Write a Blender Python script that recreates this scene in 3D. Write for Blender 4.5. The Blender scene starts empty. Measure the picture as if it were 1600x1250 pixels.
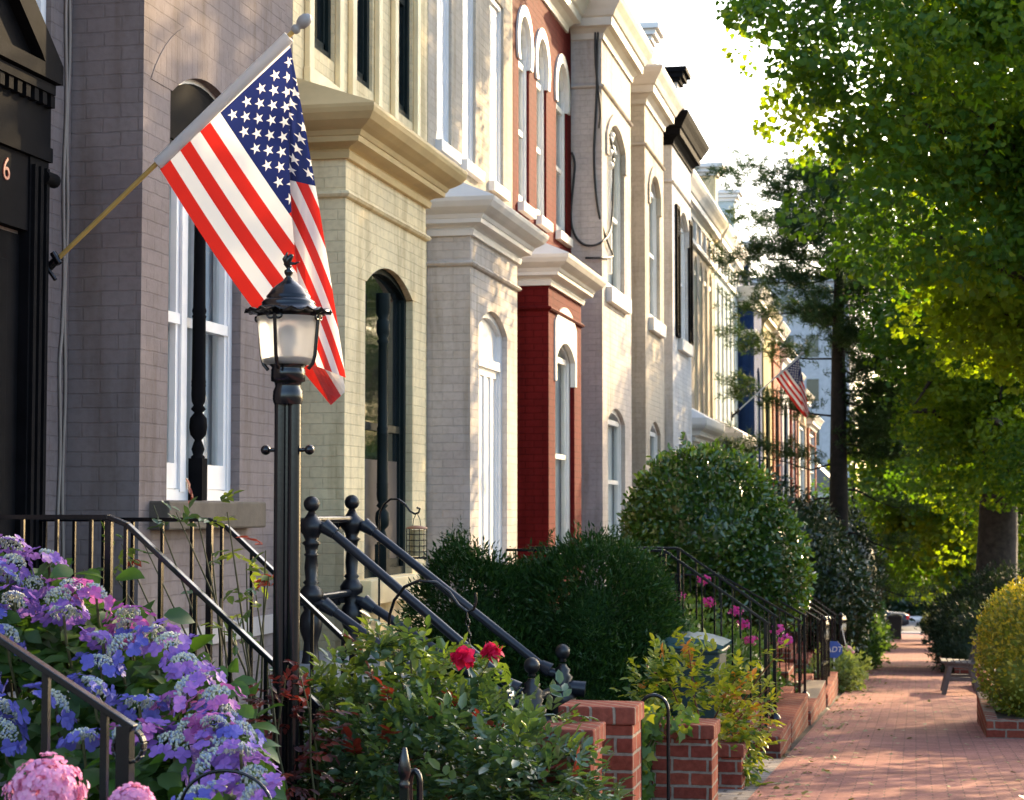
import bpy, bmesh, math, random
import numpy as np
from mathutils import Vector, Matrix

# ------------------------------------------------------------------ camera, world, sun, exposure
SC = bpy.context.scene
COL = SC.collection
random.seed(7)
RNG = np.random.default_rng(11)
PXF = 3000.0
TH = math.radians(11.8)
PI_ = math.atan(170 / 3000.0)
EYE = 1.15
FW = Vector((-math.sin(TH) * math.cos(PI_), math.cos(TH) * math.cos(PI_), math.sin(PI_)))
RT = Vector((math.cos(TH), math.sin(TH), 0))
UP = RT.cross(FW)
cd = bpy.data.cameras.new('camera')
cam = bpy.data.objects.new('camera', cd)
COL.objects.link(cam)
cam.matrix_world = Matrix(((RT.x, UP.x, -FW.x, 0), (RT.y, UP.y, -FW.y, 0), (RT.z, UP.z, -FW.z, EYE), (0, 0, 0, 1)))
cd.sensor_width = 36
cd.lens = 36 * PXF / 1600
cd.clip_end = 2000
cd.dof.use_dof = True
cd.dof.focus_distance = 9.6
cd.dof.aperture_fstop = 7.0
SC.camera = cam

SUN_AZ, SUN_EL = math.radians(24), math.radians(21)   # azimuth from +Y towards +X
w = bpy.data.worlds.new('World')
SC.world = w
w.use_nodes = True
nt = w.node_tree
sky = nt.nodes.new('ShaderNodeTexSky')
sky.sky_type = 'NISHITA'
sky.sun_disc = False
sky.sun_elevation = SUN_EL
sky.sun_rotation = SUN_AZ
sky.dust_density = 2.6
sky.ozone_density = 1.6
sky.air_density = 1.0
bg = nt.nodes['Background']
nt.links.new(sky.outputs[0], bg.inputs[0])
bg.inputs[1].default_value = 0.15
sl = bpy.data.lights.new('sun', 'SUN')
sl.energy = 3.2
sl.angle = math.radians(0.5)
sl.color = (1.0, 0.74, 0.42)
so = bpy.data.objects.new('sun', sl)
COL.objects.link(so)
sd = Vector((math.sin(SUN_AZ) * math.cos(SUN_EL), math.cos(SUN_AZ) * math.cos(SUN_EL), math.sin(SUN_EL)))
so.rotation_euler = sd.to_track_quat('Z', 'Y').to_euler()
SC.view_settings.view_transform = 'Standard'
SC.view_settings.look = 'None'
SC.view_settings.exposure = 2.08
SC.view_settings.gamma = 1.0
SC.render.engine = 'CYCLES'
SC.cycles.max_bounces = 8
SC.cycles.transparent_max_bounces = 12

# ------------------------------------------------------------------ helpers
def G(y):
    return -0.053 * max(min(y, 112), -20)

def ray(px, py):
    return FW * PXF + RT * (px - 800) + UP * (625 - py)

def onY(px, py, Y):
    d = ray(px, py); t = Y / d.y
    return Vector((d.x * t, Y, EYE + d.z * t))

def onX(px, py, X):
    d = ray(px, py); t = X / d.x
    return Vector((X, d.y * t, EYE + d.z * t))

class MB:
    def __init__(s):
        s.v = []; s.f = []; s.m = []; s.s = []
    def add(s, vs, fs, mat=0, smooth=False):
        o = len(s.v)
        s.v += [tuple(p) for p in vs]
        for f in fs:
            s.f.append(tuple(i + o for i in f)); s.m.append(mat); s.s.append(smooth)
        return s
    def box(s, x0, x1, y0, y1, z0, z1, mat=0):
        v = [(x, y, z) for z in (z0, z1) for y in (y0, y1) for x in (x0, x1)]
        return s.add(v, [(0, 2, 3, 1), (4, 5, 7, 6), (0, 1, 5, 4), (2, 6, 7, 3), (0, 4, 6, 2), (1, 3, 7, 5)], mat)
    def tube(s, pts, r, n=8, mat=0, smooth=True, rx=None):
        pts = [Vector(p) for p in pts]
        rs = r if isinstance(r, (list, tuple)) else [r] * len(pts)
        vs = []; ref = None
        for i, p in enumerate(pts):
            t = (pts[min(i + 1, len(pts) - 1)] - pts[max(i - 1, 0)])
            if t.length < 1e-9: t = Vector((0, 0, 1))
            t.normalize()
            if ref is None:
                ref = Vector((1, 0, 0)) if abs(t.x) < 0.8 else Vector((0, 1, 0))
            a = (ref - t * ref.dot(t)).normalized(); b = t.cross(a); ref = a
            for k in range(n):
                c = 2 * math.pi * k / n
                vs.append(p + (a * math.cos(c) + b * math.sin(c)) * rs[i])
        fs = []
        for i in range(len(pts) - 1):
            for k in range(n):
                k2 = (k + 1) % n
                fs.append((i * n + k, i * n + k2, (i + 1) * n + k2, (i + 1) * n + k))
        s.add(vs, fs, mat, smooth)
        s.add([vs[k] for k in range(n)], [tuple(range(n - 1, -1, -1))], mat)
        s.add([vs[(len(pts) - 1) * n + k] for k in range(n)], [tuple(range(n))], mat)
        return s
    def bar(s, p0, p1, w, h, mat=0, up=(0, 0, 1)):
        p0 = Vector(p0); p1 = Vector(p1); t = (p1 - p0).normalized(); u = Vector(up)
        a = t.cross(u)
        if a.length < 1e-6: a = t.cross(Vector((0, 1, 0)))
        a.normalize(); b = a.cross(t)
        vs = []
        for p in (p0, p1):
            for i, j in ((-1, -1), (1, -1), (1, 1), (-1, 1)):
                vs.append(p + a * w * .5 * i + b * h * .5 * j)
        return s.add(vs, [(3, 2, 1, 0), (4, 5, 6, 7), (0, 1, 5, 4), (1, 2, 6, 5), (2, 3, 7, 6), (3, 0, 4, 7)], mat)
    def lathe(s, cx, cy, prof, n=16, mat=0, smooth=True, wob=None):
        vs = []
        for j, (r, z) in enumerate(prof):
            for k in range(n):
                a = 2 * math.pi * k / n
                rr, zz = (r, z) if wob is None else wob(j, k, r, z)
                vs.append((cx + rr * math.cos(a), cy + rr * math.sin(a), zz))
        fs = []
        for j in range(len(prof) - 1):
            for k in range(n):
                k2 = (k + 1) % n
                fs.append((j * n + k, j * n + k2, (j + 1) * n + k2, (j + 1) * n + k))
        s.add(vs, fs, mat, smooth)
        if prof[0][0] > 1e-4: s.add(vs[:n], [tuple(range(n - 1, -1, -1))], mat)
        if prof[-1][0] > 1e-4: s.add(vs[-n:], [tuple(range(n))], mat)
        return s
    def ball(s, c, r, n=10, mat=0, sz=1):
        pr = [(max(r * math.sin(math.pi * i / n), 1e-5), c[2] - r * sz * math.cos(math.pi * i / n)) for i in range(n + 1)]
        return s.lathe(c[0], c[1], pr, n + 4, mat)
    def ring(s, A, B, x0, x1, mat=0):
        """frame ring between outlines A (outer) and B (inner) of (y,z) points, between planes x0 (back) and x1 (front)"""
        n = len(A)
        for (P, x) in ((A, x1), (B, x1), (A, x0), (B, x0)): pass
        vs = [(x1, *p) for p in A] + [(x1, *p) for p in B] + [(x0, *p) for p in A] + [(x0, *p) for p in B]
        fs = []
        for i in range(n):
            j = (i + 1) % n
            fs.append((i, j, n + j, n + i))
            fs.append((n + i, n + j, 3 * n + j, 3 * n + i))
            fs.append((j, i, 2 * n + i, 2 * n + j))
        return s.add(vs, fs, mat)
    def slab(s, A, x0, x1, mat=0):
        n = len(A)
        vs = [(x1, *p) for p in A] + [(x0, *p) for p in A]
        fs = [tuple(range(n))] + [(j, i, n + i, n + j) for i in range(n) for j in [(i + 1) % n]]
        return s.add(vs, fs, mat)

ORG = {}
def obj(name, mb, mats, parent=None, bevel=0, origin=None):
    L = ORG.get(parent.name, (0, 0, 0)) if parent else (origin or (0, 0, 0))
    me = bpy.data.meshes.new(name)
    vs = [(a - L[0], b - L[1], c - L[2]) for a, b, c in mb.v]
    me.from_pydata(vs, [], mb.f)
    me.polygons.foreach_set('material_index', mb.m)
    me.polygons.foreach_set('use_smooth', mb.s)
    for m in (mats if isinstance(mats, (list, tuple)) else [mats]): me.materials.append(m)
    me.update()
    o = bpy.data.objects.new(name, me)
    COL.objects.link(o)
    if parent: o.parent = parent; ORG[o.name] = L
    else:
        o.location = L; ORG[o.name] = tuple(L)
    if bevel:
        b = o.modifiers.new('bevel', 'BEVEL'); b.width = bevel; b.segments = 2; b.limit_method = 'ANGLE'
    return o

def tag(o, label, cat, group=None):
    o['label'] = label; o['category'] = cat
    if group: o['group'] = group
    return o

def thing(name, label, cat, loc=(0, 0, 0), group=None):
    o = bpy.data.objects.new(name, None); COL.objects.link(o)
    o.empty_display_size = 0.1
    o.location = loc; ORG[o.name] = tuple(loc)
    return tag(o, label, cat, group)

def single(name, mb, mats, label, cat, loc=None, group=None, bevel=0):
    return tag(obj(name, mb, mats, None, bevel, loc), label, cat, group)

def struct(name, mb, mats):
    o = obj(name, mb, mats); o['kind'] = 'structure'; return o

def text_obj(name, body, size, mat, parent, loc, rot, shear=0):
    cu = bpy.data.curves.new(name, 'FONT'); cu.body = body; cu.size = size; cu.extrude = .003; cu.shear = shear; cu.align_x = 'CENTER'; cu.align_y = 'CENTER'
    t = bpy.data.objects.new('tmp', cu); COL.objects.link(t); bpy.context.view_layer.update()
    me = bpy.data.meshes.new_from_object(t.evaluated_get(bpy.context.evaluated_depsgraph_get())); bpy.data.objects.remove(t)
    me.name = name; me.materials.clear(); me.materials.append(mat)
    o = bpy.data.objects.new(name, me); COL.objects.link(o); o.parent = parent; o.location = loc; o.rotation_euler = rot
    return o

def dup(root, loc, label=None):
    r = root.copy(); COL.objects.link(r); r.location = loc
    if label: r['label'] = label
    for ch in list(root.children):
        c = ch.copy(); COL.objects.link(c); c.parent = r
        for g in ch.children:
            d = g.copy(); COL.objects.link(d); d.parent = c
    return r

# ------------------------------------------------------------------ materials
def newmat(name):
    m = bpy.data.materials.new(name); m.use_nodes = True
    return m, m.node_tree, m.node_tree.nodes['Principled BSDF']

def N(nt, t, **kw):
    n = nt.nodes.new(t)
    for k, v in kw.items(): setattr(n, k, v)
    return n

def ramp2(nt, fac, c1, c2, p1=0.0, p2=1.0):
    r = N(nt, 'ShaderNodeValToRGB')
    r.color_ramp.elements[0].position = p1; r.color_ramp.elements[1].position = p2
    r.color_ramp.elements[0].color = (*c1, 1); r.color_ramp.elements[1].color = (*c2, 1)
    nt.links.new(fac, r.inputs[0])
    return r.outputs[0]

def mixc(nt, fac, a, b, mode='MIX'):
    n = N(nt, 'ShaderNodeMix', data_type='RGBA', blend_type=mode)
    for s, v in ((n.inputs[0], fac), (n.inputs[6], a), (n.inputs[7], b)):
        if isinstance(v, bpy.types.NodeSocket): nt.links.new(v, s)
        elif isinstance(v, (int, float)): s.default_value = v
        else: s.default_value = (*v, 1)
    return n.outputs[2]

def noise(nt, scale, detail=4, vec=None, rough=.55):
    n = N(nt, 'ShaderNodeTexNoise'); n.inputs['Scale'].default_value = scale; n.inputs['Detail'].default_value = detail
    n.inputs['Roughness'].default_value = rough
    if vec is None:
        g = N(nt, 'ShaderNodeNewGeometry'); vec = g.outputs['Position']
    nt.links.new(vec, n.inputs['Vector'])
    return n.outputs[0]

def wallvec(nt, flat=False):
    g = N(nt, 'ShaderNodeNewGeometry'); s = N(nt, 'ShaderNodeSeparateXYZ'); c = N(nt, 'ShaderNodeCombineXYZ')
    nt.links.new(g.outputs['Position'], s.inputs[0])
    if flat:
        nt.links.new(s.outputs[0], c.inputs[0]); nt.links.new(s.outputs[1], c.inputs[1])
    else:
        a = N(nt, 'ShaderNodeMath'); nt.links.new(s.outputs[0], a.inputs[0]); nt.links.new(s.outputs[1], a.inputs[1])
        nt.links.new(a.outputs[0], c.inputs[0]); nt.links.new(s.outputs[2], c.inputs[1])
    return c.outputs[0]

def bump(nt, h, dist, strength, bsdf, prev=None):
    b = N(nt, 'ShaderNodeBump'); b.inputs['Distance'].default_value = dist; b.inputs['Strength'].default_value = strength
    nt.links.new(h, b.inputs['Height'])
    if prev is not None: nt.links.new(prev, b.inputs['Normal'])
    nt.links.new(b.outputs[0], bsdf.inputs['Normal'])
    return b.outputs[0]

def paint(name, c, rough=.5, var=.12, sc=3.0, bmp=.25, metal=0, spec=.5):
    m, nt, b = newmat(name)
    n = noise(nt, sc, 6)
    col = ramp2(nt, n, [x * (1 - var) for x in c], [min(1, x * (1 + var)) for x in c], .3, .7)
    nt.links.new(col, b.inputs['Base Color']); b.inputs['Roughness'].default_value = rough
    b.inputs['Metallic'].default_value = metal; b.inputs['Specular IOR Level'].default_value = spec
    if bmp: bump(nt, noise(nt, 60, 3), .002, bmp, b)
    return m

def brickpaint(name, c, rough=.85, mortar=.93, depth=.75, bw=.21, rh=.0817, dirt=.18, edge=None):
    m, nt, b = newmat(name)
    v = wallvec(nt)
    # slight waviness of the courses
    t = N(nt, 'ShaderNodeTexBrick')
    t.offset = .5
    for k, val in (('Scale', 1), ('Brick Width', bw), ('Row Height', rh), ('Mortar Size', .0055), ('Mortar Smooth', .35), ('Bias', 0)):
        t.inputs[k].default_value = val
    wn = N(nt, 'ShaderNodeTexNoise'); wn.inputs['Scale'].default_value = 9; nt.links.new(v, wn.inputs['Vector'])
    wm = N(nt, 'ShaderNodeVectorMath', operation='MULTIPLY_ADD'); nt.links.new(wn.outputs[1], wm.inputs[0])
    wm.inputs[1].default_value = (.012, .012, 0); nt.links.new(v, wm.inputs[2]); nt.links.new(wm.outputs[0], t.inputs['Vector'])
    t.inputs['Color1'].default_value = (*[x * .95 for x in c], 1); t.inputs['Color2'].default_value = (*[min(1, x * 1.04) for x in c], 1)
    t.inputs['Mortar'].default_value = (*[x * mortar for x in c], 1)
    n = noise(nt, 1.3, 7)
    col = mixc(nt, 1.0, t.outputs[0], ramp2(nt, n, (1 - dirt, 1 - dirt, 1 - dirt * .9), (1, 1, 1), .35, .6), 'MULTIPLY')
    n2 = noise(nt, 22, 5)
    col = mixc(nt, 1.0, col, ramp2(nt, n2, (.9, .89, .87), (1, 1, 1), .33, .55), 'MULTIPLY')
    mp = N(nt, 'ShaderNodeMapping'); mp.inputs['Scale'].default_value = (5, .45, 1); nt.links.new(v, mp.inputs[0])
    col = mixc(nt, 1.0, col, ramp2(nt, noise(nt, 1.0, 5, mp.outputs[0]), (.80, .77, .72), (1, 1, 1), .36, .5), 'MULTIPLY')
    chip = ramp2(nt, noise(nt, 7, 8, None, .7), (0, 0, 0), (1, 1, 1), .70, .73)
    col = mixc(nt, chip, col, [x * .62 + .05 for x in c])
    nt.links.new(col, b.inputs['Base Color']); b.inputs['Roughness'].default_value = rough; b.inputs['Specular IOR Level'].default_value = .08
    inv = N(nt, 'ShaderNodeMath', operation='SUBTRACT'); inv.inputs[0].default_value = 1; nt.links.new(t.outputs['Fac'], inv.inputs[1])
    p = bump(nt, inv.outputs[0], .008, depth, b)
    bump(nt, noise(nt, 45, 4), .004, .5, b, p)
    return m

def rawbrick(name, c1, c2, mort, bw, rh, flat=False, ms=.008, rough=.85, depth=.8, big=.4, rot=0):
    m, nt, b = newmat(name)
    v = wallvec(nt, flat)
    if rot:
        mp = N(nt, 'ShaderNodeMapping'); mp.inputs['Rotation'].default_value = (0, 0, rot); nt.links.new(v, mp.inputs[0]); v = mp.outputs[0]
    t = N(nt, 'ShaderNodeTexBrick'); t.offset = .5
    for k, val in (('Scale', 1), ('Brick Width', bw), ('Row Height', rh), ('Mortar Size', ms), ('Mortar Smooth', .3), ('Bias', 0)):
        t.inputs[k].default_value = val
    wn = N(nt, 'ShaderNodeTexNoise'); wn.inputs['Scale'].default_value = 12; nt.links.new(v, wn.inputs['Vector'])
    wm = N(nt, 'ShaderNodeVectorMath', operation='MULTIPLY_ADD'); nt.links.new(wn.outputs[1], wm.inputs[0])
    wm.inputs[1].default_value = (.012, .012, 0); nt.links.new(v, wm.inputs[2]); nt.links.new(wm.outputs[0], t.inputs['Vector'])
    t.inputs['Color1'].default_value = (*c1, 1); t.inputs['Color2'].default_value = (*c2, 1); t.inputs['Mortar'].default_value = (*mort, 1)
    col = mixc(nt, 1.0, t.outputs[0], ramp2(nt, noise(nt, .9, 8), (1 - big, 1 - big, 1 - big), (1.1, 1.08, 1.05), .3, .68), 'MULTIPLY')
    col = mixc(nt, 1.0, col, ramp2(nt, noise(nt, 35, 6), (.72, .7, .68), (1.1, 1.1, 1.1), .3, .7), 'MULTIPLY')
    nt.links.new(col, b.inputs['Base Color']); b.inputs['Roughness'].default_value = rough; b.inputs['Specular IOR Level'].default_value = .08
    inv = N(nt, 'ShaderNodeMath', operation='SUBTRACT'); inv.inputs[0].default_value = 1; nt.links.new(t.outputs['Fac'], inv.inputs[1])
    p = bump(nt, inv.outputs[0], .007, depth, b)
    bump(nt, noise(nt, 70, 4), .004, .6, b, p)
    return m

def leafmat(name, c1, c2, trans=.4, tc=(1.25, 1.25, .5), rough=.42, spec=.5, vein=False):
    m, nt, b = newmat(name)
    g = N(nt, 'ShaderNodeNewGeometry')
    col = ramp2(nt, g.outputs['Random Per Island'], c1, c2)
    big = noise(nt, 1.1, 2)
    col = mixc(nt, .55, col, ramp2(nt, big, c1, c2, .35, .65))
    nt.links.new(col, b.inputs['Base Color']); b.inputs['Roughness'].default_value = rough; b.inputs['Specular IOR Level'].default_value = spec
    tr = N(nt, 'ShaderNodeBsdfTranslucent')
    tcol = mixc(nt, 1.0, col, tc, 'MULTIPLY'); nt.links.new(tcol, tr.inputs[0])
    mx = N(nt, 'ShaderNodeMixShader'); mx.inputs[0].default_value = trans
    nt.links.new(b.outputs[0], mx.inputs[1]); nt.links.new(tr.outputs[0], mx.inputs[2])
    nt.links.new(mx.outputs[0], nt.nodes['Material Output'].inputs[0])
    return m

def clothmat(name, c, trans=.5):
    m, nt, b = newmat(name)
    b.inputs['Base Color'].default_value = (*c, 1); b.inputs['Roughness'].default_value = .8
    tr = N(nt, 'ShaderNodeBsdfTranslucent'); tr.inputs[0].default_value = (*c, 1)
    mx = N(nt, 'ShaderNodeMixShader'); mx.inputs[0].default_value = trans
    nt.links.new(b.outputs[0], mx.inputs[1]); nt.links.new(tr.outputs[0], mx.inputs[2]); nt.links.new(mx.outputs[0], nt.nodes['Material Output'].inputs[0])
    return m

def glassmat(name, tint=(.9, .95, .95), op=.25, dark=(.02, .025, .03)):
    """window glass: mirror reflection by fresnel over part-transparent, part-dark glass"""
    m, nt, b = newmat(name)
    b.inputs['Base Color'].default_value = (*dark, 1); b.inputs['Roughness'].default_value = .04; b.inputs['Specular IOR Level'].default_value = .7
    bump(nt, noise(nt, 2.5, 2), .01, .15, b)
    tr = N(nt, 'ShaderNodeBsdfTransparent'); tr.inputs[0].default_value = (*tint, 1)
    mx = N(nt, 'ShaderNodeMixShader'); mx.inputs[0].default_value = op
    nt.links.new(tr.outputs[0], mx.inputs[1]); nt.links.new(b.outputs[0], mx.inputs[2]); nt.links.new(mx.outputs[0], nt.nodes['Material Output'].inputs[0])
    return m

def flagmat():
    m, nt, b = newmat('flag_cloth')
    uv = N(nt, 'ShaderNodeUVMap'); sp = N(nt, 'ShaderNodeSeparateXYZ'); nt.links.new(uv.outputs[0], sp.inputs[0])
    def M(op, a, b_=None, c=None):
        n = N(nt, 'ShaderNodeMath', operation=op)
        for i, x in enumerate((a, b_, c)):
            if x is None: continue
            if isinstance(x, (int, float)): n.inputs[i].default_value = x
            else: nt.links.new(x, n.inputs[i])
        return n.outputs[0]
    u, v = sp.outputs[0], sp.outputs[1]
    st = M('FLOOR', M('MULTIPLY', v, 13.0)); par = M('MODULO', st, 2.0)      # 0 red, 1 white
    red, white, blue = (.62, .022, .012), (.82, .79, .74), (.012, .02, .105)
    col = mixc(nt, par, red, white)
    UW, VH = 0.42, 7 / 13
    cant = M('MULTIPLY', M('LESS_THAN', u, UW), M('LESS_THAN', v, VH))
    ASP = 1.667
    X = M('MULTIPLY', u, 11.0 / (UW) * 1.0)      # stars lattice: 11 columns half steps
    def stars(ou, ov, nu, nv):
        # lattice with cell pitch nu x nv in flag units
        fu = M('SUBTRACT', M('FRACT', M('DIVIDE', M('SUBTRACT', u, ou), nu)), .5)
        fv = M('SUBTRACT', M('FRACT', M('DIVIDE', M('SUBTRACT', v, ov), nv)), .5)
        x = M('MULTIPLY', fu, nu * ASP); y = M('MULTIPLY', fv, nv)
        r = M('SQRT', M('ADD', M('MULTIPLY', x, x), M('MULTIPLY', y, y)))
        a = M('ARCTAN2', x, M('MULTIPLY', y, -1.0))
        seg = 2 * math.pi / 5
        a2 = M('ABSOLUTE', M('SUBTRACT', M('MODULO', M('ADD', a, seg * 10.5), seg), seg / 2))
        px = M('MULTIPLY', r, M('COSINE', a2)); py = M('MULTIPLY', r, M('SINE', a2))
        R = .033; ri = R * .382; ix, iy = ri * math.cos(seg / 2), ri * math.sin(seg / 2)
        nx, ny = iy, R - ix            # normal of the edge tip->inner
        d = M('ADD', M('MULTIPLY', M('SUBTRACT', px, R), nx), M('MULTIPLY', py, ny))
        return M('LESS_THAN', d, 0.0)
    cu, cv = UW / 12, VH / 10
    sa = stars(0, 0, 2 * cu, 2 * cv)                       # 6 x 5
    sb0 = stars(cu, cv, 2 * cu, 2 * cv)                    # 5 x 4
    lim = M('MULTIPLY', M('MULTIPLY', M('GREATER_THAN', u, cu), M('LESS_THAN', u, UW - cu)), M('MULTIPLY', M('GREATER_THAN', v, cv), M('LESS_THAN', v, VH - cv)))
    s = M('MAXIMUM', sa, M('MULTIPLY', sb0, lim))
    ccol = mixc(nt, s, blue, white)
    col = mixc(nt, cant, col, ccol)
    col = mixc(nt, M('LESS_THAN', u, 0.0), col, (.74, .72, .69))
    nt.links.new(col, b.inputs['Base Color']); b.inputs['Roughness'].default_value = .75
    b.inputs['Sheen Weight'].default_value = .2
    tr = N(nt, 'ShaderNodeBsdfTranslucent'); nt.links.new(col, tr.inputs[0])
    mx = N(nt, 'ShaderNodeMixShader'); mx.inputs[0].default_value = .55
    nt.links.new(b.outputs[0], mx.inputs[1]); nt.links.new(tr.outputs[0], mx.inputs[2]); nt.links.new(mx.outputs[0], nt.nodes['Material Output'].inputs[0])
    wv = N(nt, 'ShaderNodeTexNoise'); wv.inputs['Scale'].default_value = 14; nt.links.new(uv.outputs[0], wv.inputs['Vector'])
    bump(nt, wv.outputs[0], .01, .3, b)
    return m

TAUPE = brickpaint('taupe_painted_brick', (.235, .195, .185))
YEL = brickpaint('yellow_painted_brick', (.96, .78, .47))
BEI = brickpaint('beige_painted_brick', (.63, .56, .50))
CRM = brickpaint('cream_painted_brick', (.56, .49, .40))
RED = brickpaint('red_painted_brick', (.135, .011, .011), mortar=.7)
LAV = brickpaint('pale_painted_brick', (.60, .54, .50))
WHT = brickpaint('white_painted_brick', (.72, .69, .66))
PALEB = brickpaint('pale_blue_painted_brick', (.5, .58, .6))
NAVY = brickpaint('navy_painted_brick', (.018, .045, .14))
OLV = brickpaint('olive_painted_brick', (.45, .38, .18))
ORG_B = rawbrick('orange_brick', (.42, .13, .06), (.36, .1, .05), (.4, .33, .26), .21, .0817)
DRED = brickpaint('dark_red_painted_brick', (.17, .03, .03))
TAN = brickpaint('tan_painted_brick', (.5, .36, .24))
YTRIM = paint('ochre_cornice_paint', (.62, .44, .20), .5, .16, 2.2)
YSTONE = paint('yellow_trim_paint', (.93, .735, .43), .6)
WTRIM = paint('white_trim_paint', (.72, .69, .66), .5, .1, 2.5)
STONETRIM = paint('stone_cornice_paint', (.56, .51, .45), .6, .14, 2.0)
BLKTRIM = paint('black_trim_paint', (.006, .006, .007), .85, .3, 6, .3, 0, .05)
WPAINT = paint('white_window_paint', (.78, .77, .76), .4, .06, 4)
DGREEN = paint('dark_green_window_paint', (.009, .016, .016), .55, .2, 4, .2, 0, .12)
BLACKM = paint('black_iron_paint', (.005, .005, .007), .2, .3, 8, .12, 0, .5)
IRON = paint('cast_iron_paint', (.008, .009, .012), .38, .3, 8, .6, 0, .5)
SILLST = paint('brown_stone_sill', (.085, .068, .052), .8, .25, 7, .8)
WOODP = paint('varnished_wood_pole', (.50, .32, .09), .35, .15, 9)
CURT = paint('white_curtain', (.62, .63, .66), .8, .08, 3, 0)
DCURT = paint('brown_curtain', (.10, .075, .06), .8, .1, 3, 0)
GLASS = glassmat('window_glass', op=.14)
DGLASS = glassmat('dark_window_glass', op=.9, dark=(.012, .016, .018))
SKYGL = glassmat('sky_tinted_window_glass', op=.97, dark=(.03, .06, .09))  # blue of the reflected sky put into the pane colour
SLATE = paint('roof_metal', (.12, .115, .11), .6)
TWIRE = paint('taupe_cable', (.30, .25, .21), .6)
BWIRE = paint('black_cable', (.03, .03, .03), .6)
BRK = rawbrick('red_wall_brick', (.30, .075, .045), (.22, .05, .035), (.30, .24, .19), .21, .0817, ms=.009)
PATHM = rawbrick('brick_paving', (.40, .185, .155), (.31, .138, .115), (.21, .115, .095), .20, .10, True, .006, .85, 1.0, .34)
COBB = rawbrick('grey_stone_paving', (.30, .27, .25), (.23, .21, .2), (.12, .1, .09), .22, .16, True, .012, .85)
SOIL = paint('garden_soil', (.05, .035, .022), .95, .4, 5, 1.0)
ASPH = paint('asphalt', (.05, .05, .052), .9, .2, 4, .6)
KERBM = paint('granite_kerb', (.32, .31, .3), .8, .15, 9)
BARK = paint('brown_bark', (.05, .038, .034), .95, .45, 9, 1.0)
DBARK = paint('dark_bark', (.018, .014, .012), .95, .4, 9, 1.0)
STEM = paint('green_brown_stem', (.09, .08, .03), .7, .3, 20)
BENCHM = paint('weathered_bench_wood', (.09, .08, .078), .7, .25, 12)

# ------------------------------------------------------------------ leaves
SH = {
 'rhomb': ([(0, 0, 0), (.45, -.3, .04), (1, 0, 0), (.45, .3, .04)], [(0, 1, 2, 3)]),
 'needle': ([(0, -.05, 0), (1, -.02, 0), (1, .02, 0), (0, .05, 0)], [(0, 1, 2, 3)]),
 'leaf6': ([(0, 0, 0), (.3, -.26, .09), (.7, -.22, .07), (1, 0, -.06), (.7, .22, .07), (.3, .26, .09)], [(0, 1, 2, 3), (0, 3, 4, 5)]),
 'fan': ([(0, 0, 0), (.6, -.55, .06), (.95, -.3, 0), (.86, 0, .05), (.95, .3, 0), (.6, .55, .06)], [(0, 1, 2, 3), (0, 3, 4, 5)]),
 'big': ([(0, 0, 0), (.18, -.24, .06), (.5, -.36, .08), (.8, -.22, 0), (1.05, 0, -.16), (.8, .22, 0), (.5, .36, .08), (.18, .24, .06), (.25, 0, -.01), (.55, 0, 0), (.82, 0, -.06)],
         [(0, 1, 8), (1, 2, 9, 8), (2, 3, 10, 9), (3, 4, 10), (0, 8, 7), (8, 9, 6, 7), (9, 10, 5, 6), (10, 4, 5)]),
 'ivy': ([(0, 0, 0), (-.1, -.4, .02), (.3, -.5, .03), (.45, -.25, 0), (1, 0, -.06), (.45, .25, 0), (.3, .5, .03), (-.1, .4, .02)], [(0, 1, 2, 3), (0, 3, 4), (0, 4, 5), (0, 5, 6, 7)]),
}
def unit(a):
    return a / np.maximum(np.linalg.norm(a, axis=1, keepdims=True), 1e-9)

def leafobj(name, P, U, S, shape, mats, parent=None, Nn=None, origin=None, wide=1.0, midx=None):
    P = np.asarray(P, float); U = unit(np.asarray(U, float)); n = len(P)
    if Nn is None: Nn = RNG.normal(size=(n, 3)) + np.array([0, 0, .8])
    W = unit(np.cross(Nn, U)); Q = np.cross(U, W)
    sv, sf = SH[shape]; k = len(sv)
    S = np.broadcast_to(np.asarray(S, float), (n,))
    V = np.empty((n, k, 3))
    for i, (a, b, c) in enumerate(sv):
        V[:, i] = P + S[:, None] * (a * U + wide * b * W + c * Q)
    L = ORG.get(parent.name, (0, 0, 0)) if parent else (origin or (0, 0, 0))
    V = V.reshape(-1, 3) - np.array(L)
    li = np.concatenate([np.array(f) for f in sf]); tot = np.array([len(f) for f in sf])
    loops = (np.arange(n)[:, None] * k + li[None]).ravel()
    starts = np.concatenate([[0], np.cumsum(np.tile(tot, n))[:-1]])
    me = bpy.data.meshes.new(name)
    me.vertices.add(n * k); me.vertices.foreach_set('co', V.ravel())
    me.loops.add(len(loops)); me.loops.foreach_set('vertex_index', loops.astype(np.int32))
    me.polygons.add(len(starts)); me.polygons.foreach_set('loop_start', starts.astype(np.int32))
    if midx is not None: me.polygons.foreach_set('material_index', np.repeat(midx, len(sf)).astype(np.int32))
    me.update(calc_edges=True)
    for m in (mats if isinstance(mats, (list, tuple)) else [mats]): me.materials.append(m)
    o = bpy.data.objects.new(name, me); COL.objects.link(o)
    if parent: o.parent = parent; ORG[o.name] = L
    else: o.location = L; ORG[o.name] = tuple(L)
    return o

def sph(n):
    return unit(RNG.normal(size=(n, 3)))

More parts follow.
